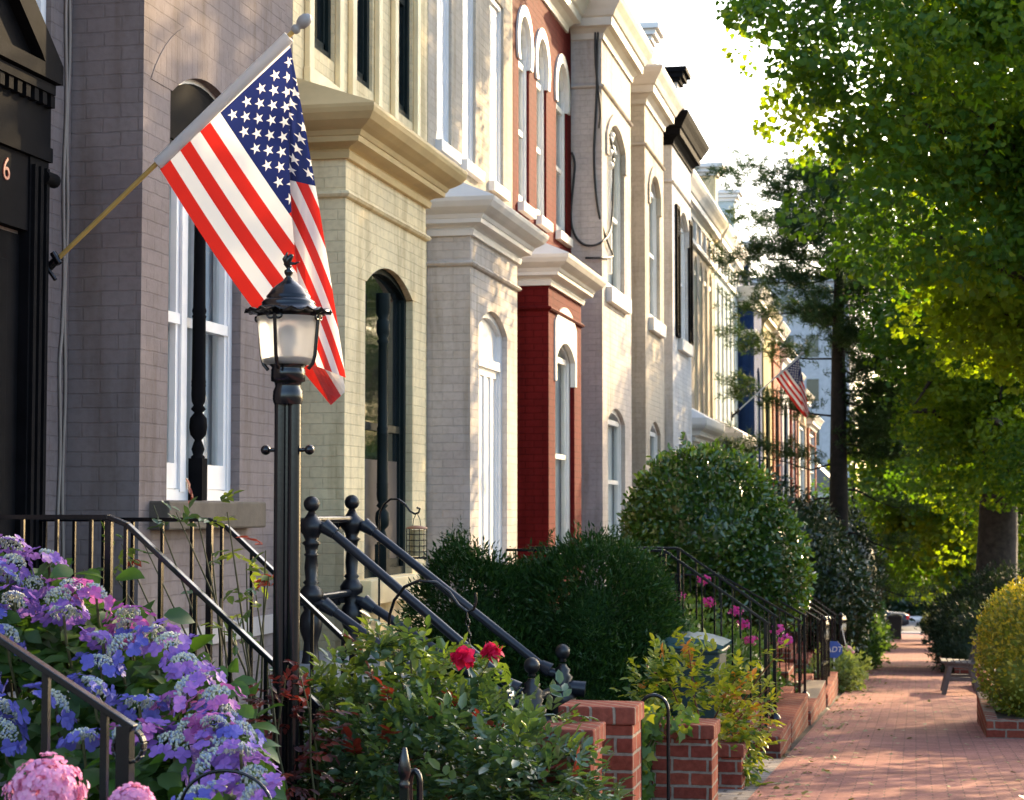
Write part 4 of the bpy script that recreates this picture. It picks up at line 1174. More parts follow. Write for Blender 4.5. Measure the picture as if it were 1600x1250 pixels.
# bins
def bin_(label, x, y, w_, d_, h_, mat, lidmat, z0, tilt=0):
    r = thing('wheelie_bin', label, 'bin', (x, y, z0))
    mb = MB(); a, b = w_ / 2, d_ / 2; k = .8
    vs = [(x - a * k, y - b * k, z0 + .03), (x + a * k, y - b * k, z0 + .03), (x + a * k, y + b * k, z0 + .03), (x - a * k, y + b * k, z0 + .03), (x - a, y - b, z0 + h_ * .9), (x + a, y - b, z0 + h_ * .9), (x + a, y + b, z0 + h_ * .9), (x - a, y + b, z0 + h_ * .9)]
    mb.add(vs, [(3, 2, 1, 0), (0, 1, 5, 4), (1, 2, 6, 5), (2, 3, 7, 6), (3, 0, 4, 7)]); mb.box(x - a - .02, x + a + .02, y - b - .02, y + b + .02, z0 + h_ * .86, z0 + h_ * .905); obj('body', mb, mat, r, .02)
    mb = MB(); n = 8; vs = []
    for i in range(n + 1):
        t = i / n; zz = z0 + h_ * .907 + .09 * h_ * math.sin(math.pi * (.12 + t * .8))
        vs += [(x - a - .03 + (2 * a + .06) * t, y - b - .04, zz), (x - a - .03 + (2 * a + .06) * t, y + b + .04, zz)]
    mb.add(vs, [(2 * i, 2 * i + 2, 2 * i + 3, 2 * i + 1) for i in range(n)], 0, True)
    m = len(vs); mb.add([(v[0], v[1], z0 + h_ * .906) for v in vs], [(2 * i + 1, 2 * i + 3, 2 * i + 2, 2 * i) for i in range(n)])
    mb.add([vs[2 * i] for i in range(n + 1)] + [(vs[2 * i][0], vs[2 * i][1], z0 + h_ * .906) for i in range(n + 1)], [(i, n + 1 + i, n + 2 + i, i + 1) for i in range(n)])
    mb.add([vs[2 * i + 1] for i in range(n + 1)] + [(vs[2 * i + 1][0], vs[2 * i + 1][1], z0 + h_ * .906) for i in range(n + 1)], [(i + 1, n + 2 + i, n + 1 + i, i) for i in range(n)])
    obj('lid', mb, lidmat, r)
    for s_ in (-1, 1):
        mb = MB(); mb.tube([(x + s_ * (a * .7), y + b * .8, z0 + .1), (x + s_ * (a * .7 + .05), y + b * .8, z0 + .1)], .1, 14); obj('wheel', mb, BLACKM, r)
    return r
bin_('dark green lidded bin behind the yellow leaved shrub', -1.73, 15.0, .55, .6, onY(1070, 990, 15).z - G(15), paint('dark_green_plastic', (.02, .045, .05), .4), paint('teal_plastic_lid', (.035, .10, .115), .3), G(15))
pb = onY(1394, 995, 86)
bin_('black wheeled bin standing on the pavement at the far end', -.85, 86, .6, .65, 1.12, paint('black_plastic', (.02, .02, .022), .45), paint('grey_black_lid', (.05, .05, .055), .35), G(86))
# security sign (octagon on a stake)
Y = 28.9; c = onY(1303, 1015, Y)
r = thing('yard_sign', 'blue octagonal yard sign with white letters behind the iron fence', 'sign', (c.x, Y, G(Y)))
mb = MB(); R_ = .13; pts = [(R_ * math.cos(math.radians(22.5 + 45 * i)), R_ * math.sin(math.radians(22.5 + 45 * i))) for i in range(8)]
mb.add([(c.x + a, Y, c.z + b) for a, b in pts] + [(c.x + a, Y + .012, c.z + b) for a, b in pts], [tuple(range(8)), tuple(range(15, 7, -1))] + [(i, 8 + i, 8 + (i + 1) % 8, (i + 1) % 8) for i in range(8)])
obj('plate', mb, paint('sign_blue', (.03, .10, .42), .4, .05), r)
mb = MB(); mb.bar((c.x, Y + .02, G(Y)), (c.x, Y + .02, c.z), .025, .012); obj('stake', mb, WTRIM, r)
text_obj('lettering', 'ADT', .115, WPAINT, r, (0, -.006, c.z - G(Y)), (math.pi / 2, 0, 0), .2)
# pink bulb ornament
Y = 30.6; c = onY(1324, 1018, Y)
r = thing('hanging_ornament', 'pink bulb shaped ornament with a white ribbon on the iron fence', 'ornament', (c.x, Y, c.z - .1))
pm = paint('pink_fabric', (.75, .28, .27), .5, .1, 12)
mb = MB(); mb.tube([(c.x - .1, Y, c.z + .05), (c.x - .06, Y, c.z + .02), (c.x, Y, c.z), (c.x + .05, Y, c.z - .005), (c.x + .09, Y, c.z - .005), (c.x + .115, Y, c.z - .005)], [.02, .085, .1, .085, .045, .005], 14); obj('bulb', mb, pm, r)
mb = MB(); a = onY(1315, 978, Y); mb.bar((a.x, Y, a.z), (c.x - .02, Y, c.z + .08), .012, .035, 0, (0, 1, 0)); obj('ribbon', mb, WPAINT, r)
mb = MB(); mb.tube([(c.x - .04, Y, c.z - .08), (c.x - .045, Y, c.z - .15), (c.x - .03, Y, c.z - .2)], [.025, .018, .022], 8); obj('tail', mb, pm, r)
# path-side bench
bx0, bY = onY(1476, 1083, 28.3), 28.3
by = 28.35
g = G(by)
sx = .0
bn = thing('park_bench', 'weathered wooden bench facing the path beside the golden bush', 'bench', (.68, by + .7, g))
for yy in (by, by + 1.35):
    gz = G(yy)
    X0, X1, X2 = .39, .86, .97
    mb = MB(); mb.bar((X0, yy, gz), (X0 + .1, yy, gz + .42), .07, .07, 0, (0, 1, 0)); obj('leg', mb, BENCHM, bn, .008)
    mb = MB(); mb.bar((X1 + .02, yy, gz), (X1 - .08, yy, gz + .4), .07, .07, 0, (0, 1, 0)); mb.bar((X1 - .09, yy, gz + .36), (X2, yy, gz + .98), .06, .075, 0, (0, 1, 0)); obj('leg', mb, BENCHM, bn, .008)
    mb = MB(); mb.bar((X0 + .02, yy + .001, gz + .425), (X1 - .02, yy + .001, gz + .395), .05, .06); mb.bar((X0 + .08, yy + .002, gz + .22), (X1 - .06, yy + .002, gz + .22), .05, .06); obj('seat_frame', mb, BENCHM, bn, .008)
mb = MB()
for k in range(5):
    x = .40 + k * .095; mb.bar((x, by - .1, G(by) + .468 - .005 * k), (x, by + 1.45, G(by + 1.4) + .468 - .005 * k), .08, .03)
obj('seat', mb, BENCHM, bn, .006)
mb = MB()
for k in range(4):
    z = .55 + k * .12; x = .79 + (z - .36) * .3; mb.bar((x, by - .1, G(by) + z), (x, by + 1.45, G(by + 1.4) + z), .028, .09)
obj('backrest', mb, BENCHM, bn, .006)
# distant car at the crossing
ck = paint('dark_car_paint', (.02, .022, .03), .25); cy = 116
cx = onY(1404, 965, cy).x; cz = G(112)
car = thing('parked_car', 'dark car with a red tail lamp standing on the cross street', 'car', (cx, cy, cz))
mb = MB()
sec = [(-.3, .35, .8), (0, .25, .95), (.9, .25, 1.0), (1.3, .25, 1.42), (2.6, .25, 1.45), (3.3, .25, 1.0), (4.1, .3, .9), (4.3, .4, .7)]
vs = []
for (dx, zl, zh) in sec:
    for (wy, zz) in ((-.85, zl), (-.88, (zl + .9) / 2), (-.7 if zh > 1.1 else -.8, zh), (.7 if zh > 1.1 else .8, zh), (.88, (zl + .9) / 2), (.85, zl)): vs.append((cx - dx + .3, cy + wy, cz + zz))
fs = []
for i in range(len(sec) - 1):
    for k in range(6): fs.append((i * 6 + k, i * 6 + (k + 1) % 6, (i + 1) * 6 + (k + 1) % 6, (i + 1) * 6 + k))
fs += [(5, 4, 3, 2, 1, 0), tuple(len(vs) - 6 + k for k in range(6))]
mb.add(vs, fs, 0, True); obj('body', mb, ck, car)
for dx in (.7, 3.4):
    for wy in (-.8, .8):
        mb = MB(); mb.tube([(cx + .3 - dx, cy + wy - .1, cz + .33), (cx + .3 - dx, cy + wy + .1, cz + .33)], .33, 18); obj('wheel', mb, BLACKM, car)
for wy in (-.72, .72):
    mb = MB(); mb.box(cx + .45, cx + .64, cy + wy - .16, cy + wy + .12, cz + .62, cz + .85); obj('tail_lamp', mb, paint('red_lamp_plastic', (.6, .02, .02), .3), car, .02)

# ------------------------------------------------------------------ plants
HYL = leafmat('hydrangea_leaf', (.03, .085, .018), (.08, .16, .028), .45)
def petal_head(kind, seed):
    """lacecap head: flat dome of tiny buds, ring of four petalled florets"""
    rr = random.Random(seed); mb = MB()
    R0 = .056
    for i in range(150):
        a = rr.uniform(0, 6.283); q = R0 * math.sqrt(rr.random()); z = .028 * (1 - (q / R0) ** 2) + rr.uniform(-.004, .006)
        x, y = q * math.cos(a), q * math.sin(a); s = rr.uniform(.0035, .006)
        mb.add([(x - s, y, z), (x, y - s, z), (x + s, y, z), (x, y + s, z), (x, y, z + s * 1.3), (x, y, z - s * 2)], [(0, 1, 4), (1, 2, 4), (2, 3, 4), (3, 0, 4), (1, 0, 5), (2, 1, 5), (3, 2, 5), (0, 3, 5)], 1 if rr.random() < .6 else 2)
    nf = 11
    for i in range(nf):
        a = 6.283 * i / nf + rr.uniform(-.2, .2); q = rr.uniform(.074, .1); c = Vector((q * math.cos(a), q * math.sin(a), rr.uniform(-.026, .008)))
        out = Vector((math.cos(a), math.sin(a), 0)); nrm = (out * rr.uniform(.35, 1.1) + Vector((rr.uniform(-.3, .3), rr.uniform(-.3, .3), rr.uniform(.45, .9)))).normalized()
        e1 = nrm.orthogonal().normalized(); e2 = nrm.cross(e1); ph = rr.uniform(0, 1.5)
        for k in range(4):
            t = ph + k * math.pi / 2 + rr.uniform(-.12, .12); d = e1 * math.cos(t) + e2 * math.sin(t); w_ = e2 * math.cos(t) - e1 * math.sin(t); L = rr.uniform(.024, .033)
            lift = nrm * rr.uniform(-.003, .008)
            mb.add([c, c + d * L * .45 + w_ * L * .5 + lift, c + d * L * .9 + w_ * L * .42 + lift * 1.5, c + d * L * 1.05 + lift, c + d * L * .9 - w_ * L * .42 + lift * 1.5, c + d * L * .45 - w_ * L * .5 + lift], [(0, 5, 4, 3), (0, 3, 2, 1)], 0)
    return mb
def petalmat(name, c1, c2):
    return leafmat(name, c1, c2, .35, (1.0, 1.0, 1.0), .55, .3)
PM = {'b': petalmat('blue_petal', (.085, .085, .38), (.18, .165, .54)), 'v': petalmat('violet_petal', (.17, .085, .38), (.36, .18, .55)), 'p': petalmat('mauve_petal', (.34, .07, .32), (.52, .18, .46))}
BUD1 = paint('pale_bud', (.48, .48, .36), .7); BUD2 = paint('blue_bud', (.28, .32, .40), .7)
heads = [(45, 190, 'v'), (200, 240, 'v'), (60, 260, 'v'), (30, 320, 'b'), (130, 350, 'v'), (60, 420, 'v'), (240, 405, 'v'), (265, 475, 'v'), (30, 560, 'b'), (400, 390, 'p'), (300, 365, 'p'), (530, 480, 'p'), (535, 535, 'p'), (630, 570, 'v'), (500, 605, 'b'), (430, 590, 'v'), (420, 680, 'b'), (390, 780, 'b'), (230, 840, 'b'), (15, 960, 'b'), (345, 990, 'b'), (580, 850, 'b'), (735, 840, 'p'), (780, 780, 'v'), (810, 715, 'v'), (765, 675, 'v'), (900, 810, 'p'), (920, 880, 'b'), (890, 940, 'p'), (1000, 960, 'b'), (610, 955, 'v'), (530, 970, 'p'), (720, 1010, 'v'), (930, 1030, 'v'), (870, 1090, 'v'), (1050, 1150, 'v'), (700, 590, 'v'), (20, 880, 'b'), (1000, 1050, 'v'), (790, 940, 'p'), (1060, 1225, 'v'), (900, 1210, 'v'), (-60, 300, 'v'), (-70, 480, 'b'), (-60, 700, 'b'), (800, 1230, 'b')]
hy = thing('hydrangea_bush', 'large lacecap hydrangea covered in blue and mauve flower heads', 'hydrangea', (-2.95, 6.9, G(6.9)))
protos = {}
HP = []
for i, (a, b, k) in enumerate(heads):
    px, py = a / 2.66, 780 + b / 2.66
    Y = 7.75 - 1.55 * (py - 840) / 410 + random.uniform(-.08, .08)
    p = onY(px, py, Y); HP.append(p)
    key = (k, i % 3)
    if key not in protos:
        mb = petal_head(k, hash(key) % 1000 if False else (ord(k) * 7 + i % 3)); L = ORG[hy.name]; mb.v = [(x + L[0], y + L[1], z + L[2]) for x, y, z in mb.v]
        o = obj('flower_head', mb, [PM[k], BUD1, BUD2], hy); protos[key] = o
    else:
        o = protos[key].copy(); COL.objects.link(o); o.parent = hy
    L = ORG[hy.name]
    o.location = (p.x - L[0], p.y - L[1], p.z - L[2]); s_ = random.uniform(.92, 1.15); o.scale = (s_, s_, s_)
    o.rotation_euler = (random.uniform(.25, .75), random.uniform(-.25, .35), random.uniform(0, 6))
HPn = np.array([tuple(p) for p in HP])
pos = []; mb = MB()
for p in HP:
    base = Vector((p.x + random.uniform(-.15, .15), p.y + .35, G(7) + .05))
    mid = p.lerp(base, .4) + Vector((0, .1, -.02)); mb.tube([p + Vector((0, 0, -.01)), p + Vector((0, .03, -.12)), mid, base], .006, 5)
obj('stem', mb, STEM, hy)
n = 1900
ii = RNG.integers(0, len(HPn), n); P = HPn[ii] + np.column_stack([RNG.normal(0, .13, n), RNG.uniform(-.04, .4, n), -RNG.uniform(.05, .42, n)])
P[:, 2] = np.maximum(P[:, 2], G(7)); P = P[P[:, 0] / P[:, 1] < -.345]; n = len(P)
U = np.column_stack([RNG.normal(0, 1, n), RNG.normal(-.5, .8, n), RNG.normal(-.25, .4, n)])
leafobj('foliage', P, U, RNG.uniform(.075, .145, n), 'big', HYL, hy, np.column_stack([RNG.normal(0, .45, n), RNG.normal(-.5, .45, n), np.ones(n)]))
# pink mopheads at the bottom left
ph = thing('pink_hydrangea', 'pink mophead hydrangea at the bottom left corner', 'hydrangea', (-2.5, 5.05, G(5)))
PKM = petalmat('pink_petal', (.66, .20, .42), (.86, .46, .62))
for (px, py, rr_) in ((72, 1244, .1), (205, 1262, .058)):
    c = onY(px, py, 5.1); n = 620
    d = sph(n); P = np.array(c) + d * rr_ * (1 + .12 * np.sin(d[:, :1] * 7 + 1) * np.sin(d[:, 2:] * 8)) * RNG.uniform(.75, 1.12, n)[:, None]
    # little four petalled flowers: two crossed leaves each
    U = np.cross(d, RNG.normal(size=(n, 3)))
    V1 = np.cross(d, U)
    PP = np.concatenate([P, P, P, P]); UU = np.concatenate([U, -U, V1, -V1]); NN = np.concatenate([d] * 4)
    leafobj('flower_head', PP, UU, RNG.uniform(.012, .024, len(PP)), 'leaf6', PKM, ph, NN + RNG.normal(size=NN.shape) * .25, wide=1.5)
mb = MB()
for (px, py) in ((72, 1238), (205, 1262)): c = onY(px, py, 5.1); mb.tube([c, c + Vector((.02, .03, -.8))], .006, 5)
obj('stem', mb, STEM, ph)
n = 260; P = np.column_stack([RNG.uniform(-2.75, -1.9, n), RNG.uniform(5.1, 5.5, n), RNG.uniform(-.2, .28, n)])
leafobj('foliage', P, RNG.normal(size=(n, 3)) * [1, 1, .4], RNG.uniform(.08, .14, n), 'big', HYL, ph)

# rose bushes
ROL = leafmat('rose_leaf', (.035, .085, .042), (.09, .15, .06), .3, (1.5, 1.35, .35), .27, .9)
ROY = leafmat('young_rose_leaf', (.10, .17, .03), (.18, .22, .04), .45)
REDL = leafmat('red_young_leaf', (.16, .02, .012), (.30, .05, .02), .4, (1.2, .9, .8))
def sprays(cent, dirs, n5, size, mats_, name, parent, shape='leaf6', midx=None, lens=.12):
    """compound leaves: leaflets in pairs along a short stalk"""
    cent = np.asarray(cent); dirs = unit(np.asarray(dirs)); m = len(cent)
    up = np.array([0, 0, 1.0]); side = unit(np.cross(dirs, up) + RNG.normal(size=(m, 3)) * .25)
    Ps, Us, Ss, Ms, Nn = [], [], [], [], []
    sz = RNG.uniform(.75, 1.25, m) * size
    for (al, sg) in ((1.0, 0), (.62, 1), (.62, -1), (.25, 1), (.25, -1)):
        P = cent + dirs * (al * lens * (sz / size))[:, None]
        u = dirs + sg * side * 1.1 if sg else dirs
        Ps.append(P); Us.append(u + RNG.normal(size=(m, 3)) * .2 + np.array([0, 0, -.15])); Ss.append(sz * (1.1 if sg == 0 else .9))
        Nn.append(np.cross(side, dirs) + RNG.normal(size=(m, 3)) * .3 + np.array([0, 0, .5]))
        Ms.append(midx if midx is not None else np.zeros(m, int))
    return leafobj(name, np.concatenate(Ps), np.concatenate(Us), np.concatenate(Ss), shape, mats_, parent, np.concatenate(Nn), midx=np.concatenate(Ms))
def canes(parent, ends, base, r=.006, mat=STEM, sag=.1):
    mb = MB()
    for e in ends:
        e = Vector(e); b = Vector(base) + Vector((random.uniform(-.15, .15), random.uniform(-.15, .15), 0))
        m = b.lerp(e, .5) + Vector((random.uniform(-.05, .05), random.uniform(-.05, .05), sag))
        mb.tube([b, b.lerp(m, .5) + Vector((0, 0, sag * .3)), m, m.lerp(e, .5) + Vector((0, 0, sag * .2)), e], [r * 1.5, r * 1.3, r, r * .8, r * .5], 6)
    return obj('cane', mb, mat, parent)
rb = thing('rose_bush', 'dense glossy green rose bush with red young leaves and two red roses', 'rose bush', (-2.2, 8.9, G(9)))
ells = [((-2.45, 8.7, .0), (.5, .5, .48)), ((-2.05, 8.75, -.1), (.5, .5, .42)), ((-1.75, 8.6, -.22), (.38, .45, .36)), ((-2.3, 8.3, -.25), (.55, .4, .4)), ((-1.9, 8.1, -.3), (.4, .35, .32)), ((-1.62, 8.0, -.14), (.36, .3, .36)), ((-1.5, 7.9, -.3), (.22, .25, .3)), ((-2.1, 8.2, -.15), (.5, .35, .42))]
P, Nn = shrub_surface(ells, 3600, .14, .18, 5)
mi = np.where(RNG.random(len(P)) < .14, 1, 0); mi = np.where(RNG.random(len(P)) < .05, 2, mi)
top = P[:, 2] > .25; mi = np.where(top & (RNG.random(len(P)) < .5), 1, mi)
sprays(P, Nn + RNG.normal(size=P.shape) * .6 + np.array([0, -.3, .2]), 5, .058, [ROL, ROY, REDL], 'foliage', rb, midx=mi, lens=.075)
P, Nn = shrub_surface([(c, tuple(x * .7 for x in r)) for c, r in ells], 1800, .2, .1, 6)
sprays(P, Nn + RNG.normal(size=P.shape) * .8, 5, .06, [ROL, ROY], 'inner_foliage', rb, lens=.08)
tops = [onY(a, b, 8.6) for a, b in ((590, 990), (605, 985), (540, 1060), (480, 1070), (700, 1020), (765, 1030), (640, 1000), (880, 1110), (905, 1130))]
canes(rb, tops, (-2.2, 8.75, G(8.7)))
tp = np.array([tuple(t + Vector((random.uniform(-.06, .06), random.uniform(-.08, .08), random.uniform(-.12, .04)))) for t in tops for _ in range(9)])
sprays(tp, RNG.normal(size=tp.shape) + np.array([0, -.4, .5]), 5, .058, [ROY, ROL], 'shoot_foliage', rb, midx=(RNG.random(len(tp)) < .35).astype(int), lens=.07)
ROSE = leafmat('red_rose_petal', (.62, .006, .05), (.80, .02, .10), .35, (1, 1, 1), .5, .3)
for (px, py, s_) in ((722, 1031, .05), (768, 1021, .044), (1000, 1000, 0)):
    if not s_: continue
    c = onY(px, py, 8.5); n = 46; d = sph(n); d[:, 2] = np.abs(d[:, 2]) * .8
    P = np.array(c) + d * np.linspace(.1, .62, n)[:, None] * s_
    leafobj('rose', P, np.cross(d, RNG.normal(size=(n, 3))) + d * .5, s_ * 1.0, 'big', ROSE, rb, d + RNG.normal(size=(n, 3)) * .2, wide=1.4)
for k in range(9):
    pass
# tall sparse rose in front of the taupe bay
rt = thing('climbing_rose', 'tall sparse rose with bare canes against the taupe bay', 'rose bush', (-3.05, 8.75, G(8.8)))
ends = [(240, 790), (275, 800), (310, 815), (225, 850), (330, 850), (355, 800), (385, 880), (420, 900), (400, 930), (370, 960), (345, 935), (160, 870), (130, 890), (190, 850), (415, 860), (350, 980)]
E3 = [onY(a, b, 8.65 + random.uniform(-.2, .2)) for a, b in ends]
canes(rt, E3, (-3.0, 8.75, G(8.8)), .006, paint('rose_cane', (.06, .055, .02), .7), .05)
P = np.array([tuple(e + Vector((random.uniform(-.07, .07), random.uniform(-.08, .08), random.uniform(-.1, .05)))) for e in E3 for _ in range(3)])
sprays(P, RNG.normal(size=P.shape) + np.array([.1, -.2, .1]), 5, .055, [ROL, ROY, REDL], 'foliage', rt, midx=RNG.choice([0, 1, 2], len(P), p=[.6, .3, .1]), lens=.08)
# dark red leaved shrub at the foot of the lamp
dr = thing('red_leaf_shrub', 'dark red leaved shrub at the foot of the lamp post', 'shrub', (-2.65, 8.3, G(8.3)))
c = onY(450, 1110, 7.85)
DRL = leafmat('dark_red_leaf', (.05, .018, .018), (.13, .035, .03), .35, (1.6, .7, .6), .4)
P, Nn = shrub_surface([(tuple(c + Vector((0, 0, -.03))), (.16, .15, .2)), (tuple(c + Vector((0, 0, -.3))), (.2, .2, .3))], 150, .3, .2, 9)
sprays(P, Nn + RNG.normal(size=P.shape) * .5, 5, .045, [DRL, REDL], 'foliage', dr, midx=(RNG.random(len(P)) < .25).astype(int), lens=.06)
canes(dr, [onY(a, b, 7.85) for a, b in ((420, 1045), (468, 1050), (450, 1040), (485, 1075))], (c.x, 7.95, G(8)), .005)

# groundcover below the stairs (leafy filler plants in the front yards)
GCL = leafmat('groundcover_leaf', (.018, .045, .012), (.05, .09, .02), .35)
def cover(x0, x1, y0, y1, n, hgt, s_):
    P = np.column_stack([RNG.uniform(x0, x1, n), RNG.uniform(y0, y1, n), np.zeros(n)]); P[:, 2] = [G(y) for y in P[:, 1]]
    P[:, 2] += RNG.uniform(0, hgt, n)
    return P, RNG.uniform(.7, 1.3, n) * s_
Ps = [cover(-4.1, -1.8, 9.7, 12.4, 2500, .3, .06), cover(-2.5, -1.4, 12, 15.5, 1500, .3, .06), cover(-4.1, -1.4, 18, 20.3, 3500, .35, .07), cover(-4.1, -1.4, 22.1, 24.3, 3000, .35, .07), cover(-4.1, -1.4, 26.2, 28.8, 3000, .35, .07), cover(-4.1, -1.4, 30.5, 80, 14000, .4, .09), cover(1.2, 3.1, 22, 100, 7000, .12, .08), cover(-2.4, -1.3, 5.8, 8.2, 1600, .25, .06)]
P = np.concatenate([a for a, b in Ps]); S_ = np.concatenate([b for a, b in Ps])
gc = leafobj('groundcover', P, RNG.normal(size=P.shape) * [1, 1, .5] + [0, 0, .3], S_, 'leaf6', GCL); gc['kind'] = 'stuff'

# yew hedge
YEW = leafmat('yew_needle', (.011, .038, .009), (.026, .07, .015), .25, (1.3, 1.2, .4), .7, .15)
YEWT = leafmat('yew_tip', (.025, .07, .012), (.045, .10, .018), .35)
hd = thing('yew_hedge', 'large dark green yew hedge between the stair and the pavement', 'hedge', (-2.6, 14.9, G(15)))
ells = [((-3.34, 14.6, -.05), (.52, .6, .94)), ((-3.15, 14.4, -.45), (.6, .55, .8)), ((-2.9, 15.0, -.12), (.42, .55, .88)), ((-2.47, 14.9, .0), (.58, .7, .90)), ((-2.5, 14.6, -.5), (.62, .7, .75)), ((-2.12, 15.0, -.15), (.34, .6, .86))]
P, Nn = shrub_surface(ells, 150000, .065, .24, 3)
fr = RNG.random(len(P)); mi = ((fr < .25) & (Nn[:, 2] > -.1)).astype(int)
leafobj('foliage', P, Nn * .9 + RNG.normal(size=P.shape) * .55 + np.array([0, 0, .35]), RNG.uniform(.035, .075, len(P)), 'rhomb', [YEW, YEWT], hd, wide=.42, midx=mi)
tt = RNG.integers(0, len(P), 240); tt = tt[P[tt, 2] > .5]
q = np.repeat(P[tt], 26, 0); dd_ = unit(np.repeat(Nn[tt] + np.array([0, 0, 1.2]), 26, 0)); al = RNG.uniform(0, .17, len(q))
leafobj('shoot', q + dd_ * al[:, None], dd_ * .8 + RNG.normal(size=q.shape) * .6, .028, 'rhomb', YEWT, hd, wide=.4)
obj('foliage_core', core(ells, .62), YEW, hd)  # added dark core that fills the gaps behind the needles
t_ = RNG.integers(0, len(P), 420); q = np.repeat(P[t_], 30, 0); d = np.repeat(unit(Nn[t_] + RNG.normal(size=(420, 3)) * .5 + [0, 0, .4]), 30, 0); al = RNG.uniform(-.05, .16, len(q))
leafobj('shoot', q + d * al[:, None] + RNG.normal(size=q.shape) * .01, d * .7 + RNG.normal(size=q.shape) * .6, RNG.uniform(.025, .05, len(q)), 'rhomb', [YEW, YEWT], hd, wide=.4, midx=np.repeat((RNG.random(420) < .4).astype(int), 30))

# holly ball, second holly
HOL = leafmat('holly_leaf', (.02, .068, .010), (.062, .13, .02), .25, (1.6, 1.4, .35), .24, .9)
HOD = leafmat('dark_holly_leaf', (.010, .028, .009), (.025, .055, .013), .2, (1.5, 1.3, .35), .28, .7)
def shoots(r, P, Nn, k, size, mat, L=.3, shape='leaf6'):
    t = RNG.integers(0, len(P), k); d = unit(Nn[t] + RNG.normal(size=(k, 3)) * .4 + [0, 0, .5])
    q = np.repeat(P[t], 12, 0); dd = np.repeat(d, 12, 0); al = RNG.uniform(0, L, len(q))
    leafobj('shoot', q + dd * al[:, None] + RNG.normal(size=q.shape) * .012, dd + RNG.normal(size=q.shape) * .8, RNG.uniform(.7, 1.2, len(q)) * size, shape, mat, r)
def bush(name, label, cat, base, ells, n, size, mat, shape='leaf6', jit=.05, bumps=.1, seed=1, wide=1.0, trunk=True, corek=.82, updir=.2, rough=.6):
    r = thing(name, label, cat, base)
    P, Nn = shrub_surface(ells, n, jit, bumps, seed)
    leafobj('foliage', P, Nn * .6 + RNG.normal(size=P.shape) * rough + np.array([0, 0, updir]), RNG.uniform(.7, 1.3, len(P)) * size, shape, mat, r, Nn + RNG.normal(size=P.shape) * .6, wide=wide)
    shoots(r, P, Nn, 70, size, mat, 3.2 * size, shape)
    if corek: obj('foliage_core', core(ells, corek), (mat[0] if isinstance(mat, list) else mat), r)  # added core in leaf colour, blocks the view through the bush
    if trunk:
        mb = MB(); mb.tube([(base[0], base[1], base[2] - .1), (base[0] + .02, base[1], base[2] + .5), (ells[0][0][0], ells[0][0][1], ells[0][0][2])], [.06, .05, .04], 8); obj('trunk', mb, BARK, r)
    return r
bush('holly_bush', 'big rounded glossy holly clipped to a leaning ball over the railings', 'holly', (-2.3, 22.3, G(22.3)), [((-2.42, 22.2, .82), (.88, .9, 1.0)), ((-1.95, 22.3, .45), (.76, .9, .85)), ((-2.75, 22.2, .35), (.65, .8, .85))], 34000, .072, HOL, jit=.055, bumps=.15, seed=21)
bush('holly_bush', 'darker rounded holly behind the big one, sunlit along its right edge', 'holly', (-1.55, 34, G(34)), [((-1.6, 34, -.5), (.85, 1.0, 1.0)), ((-1.75, 34.5, -.1), (.6, .8, .75))], 15000, .085, HOD, jit=.05, bumps=.09, seed=22)
bush('evergreen_shrub', 'dark loose evergreen shrub behind the pine trunk', 'shrub', (-2.0, 44, G(44)), [((-2.3, 43, -.3), (1.1, 1.2, 1.6)), ((-1.6, 46, -.4), (.9, 1.3, 1.5)), ((-2.6, 40, -.1), (1.2, 1.0, 1.6)), ((-3.2, 37, .2), (.9, 1.2, 1.7))], 20000, .1, HOD, jit=.09, bumps=.2, seed=23)
bush('box_ball', 'bright green clipped round box ball near the black bin', 'shrub', (-1.7, 62, G(62)), [((-1.7, 62, G(62) + 1.35), (.75, .75, .55))], 8000, .05, leafmat('box_leaf', (.05, .11, .02), (.09, .17, .03), .3), bumps=.05, jit=.03, seed=24)
bush('box_ball', 'darker clipped ball above and behind the bright box ball', 'shrub', (-1.9, 67, G(67)), [((-1.85, 67, G(67) + 2.1), (.9, .9, .8))], 7000, .06, HOD, bumps=.05, jit=.03, seed=25)
# right of the path
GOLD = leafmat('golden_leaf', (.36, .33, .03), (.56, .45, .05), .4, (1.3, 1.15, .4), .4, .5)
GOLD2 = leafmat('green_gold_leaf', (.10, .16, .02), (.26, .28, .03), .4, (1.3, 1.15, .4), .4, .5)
ge = [((1.42, 20.1, -.28), (.8, .95, .72)), ((1.25, 19.7, -.55), (.62, .7, .42)), ((1.75, 19.6, -.1), (.75, .8, .66)), ((1.15, 20.3, -.1), (.5, .8, .5))]
gb_ = thing('golden_bush', 'rounded golden yellow euonymus bush in the near brick planter', 'bush', (1.4, 20, G(20)))
P, Nn = shrub_surface(ge, 20000, .05, .12, 31)
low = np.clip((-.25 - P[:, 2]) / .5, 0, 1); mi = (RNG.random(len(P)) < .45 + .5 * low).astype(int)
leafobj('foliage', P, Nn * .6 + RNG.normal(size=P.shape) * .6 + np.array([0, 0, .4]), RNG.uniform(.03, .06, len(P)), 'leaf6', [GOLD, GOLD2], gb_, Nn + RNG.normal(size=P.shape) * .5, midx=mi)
obj('foliage_core', core(ge, .8), GOLD2, gb_)  # solid core added under the leaves
mb = MB()
for k in range(6): mb.tube([(1.35 + .1 * math.cos(k), 20 + .1 * math.sin(k), G(20)), (1.35 + .35 * math.cos(k), 20 + .35 * math.sin(k), -.5)], .018, 6)
obj('trunk', mb, BARK, gb_)
JUN = leafmat('juniper_needle', (.010, .024, .010), (.025, .045, .016), .2, (1.3, 1.2, .4), .6, .3)
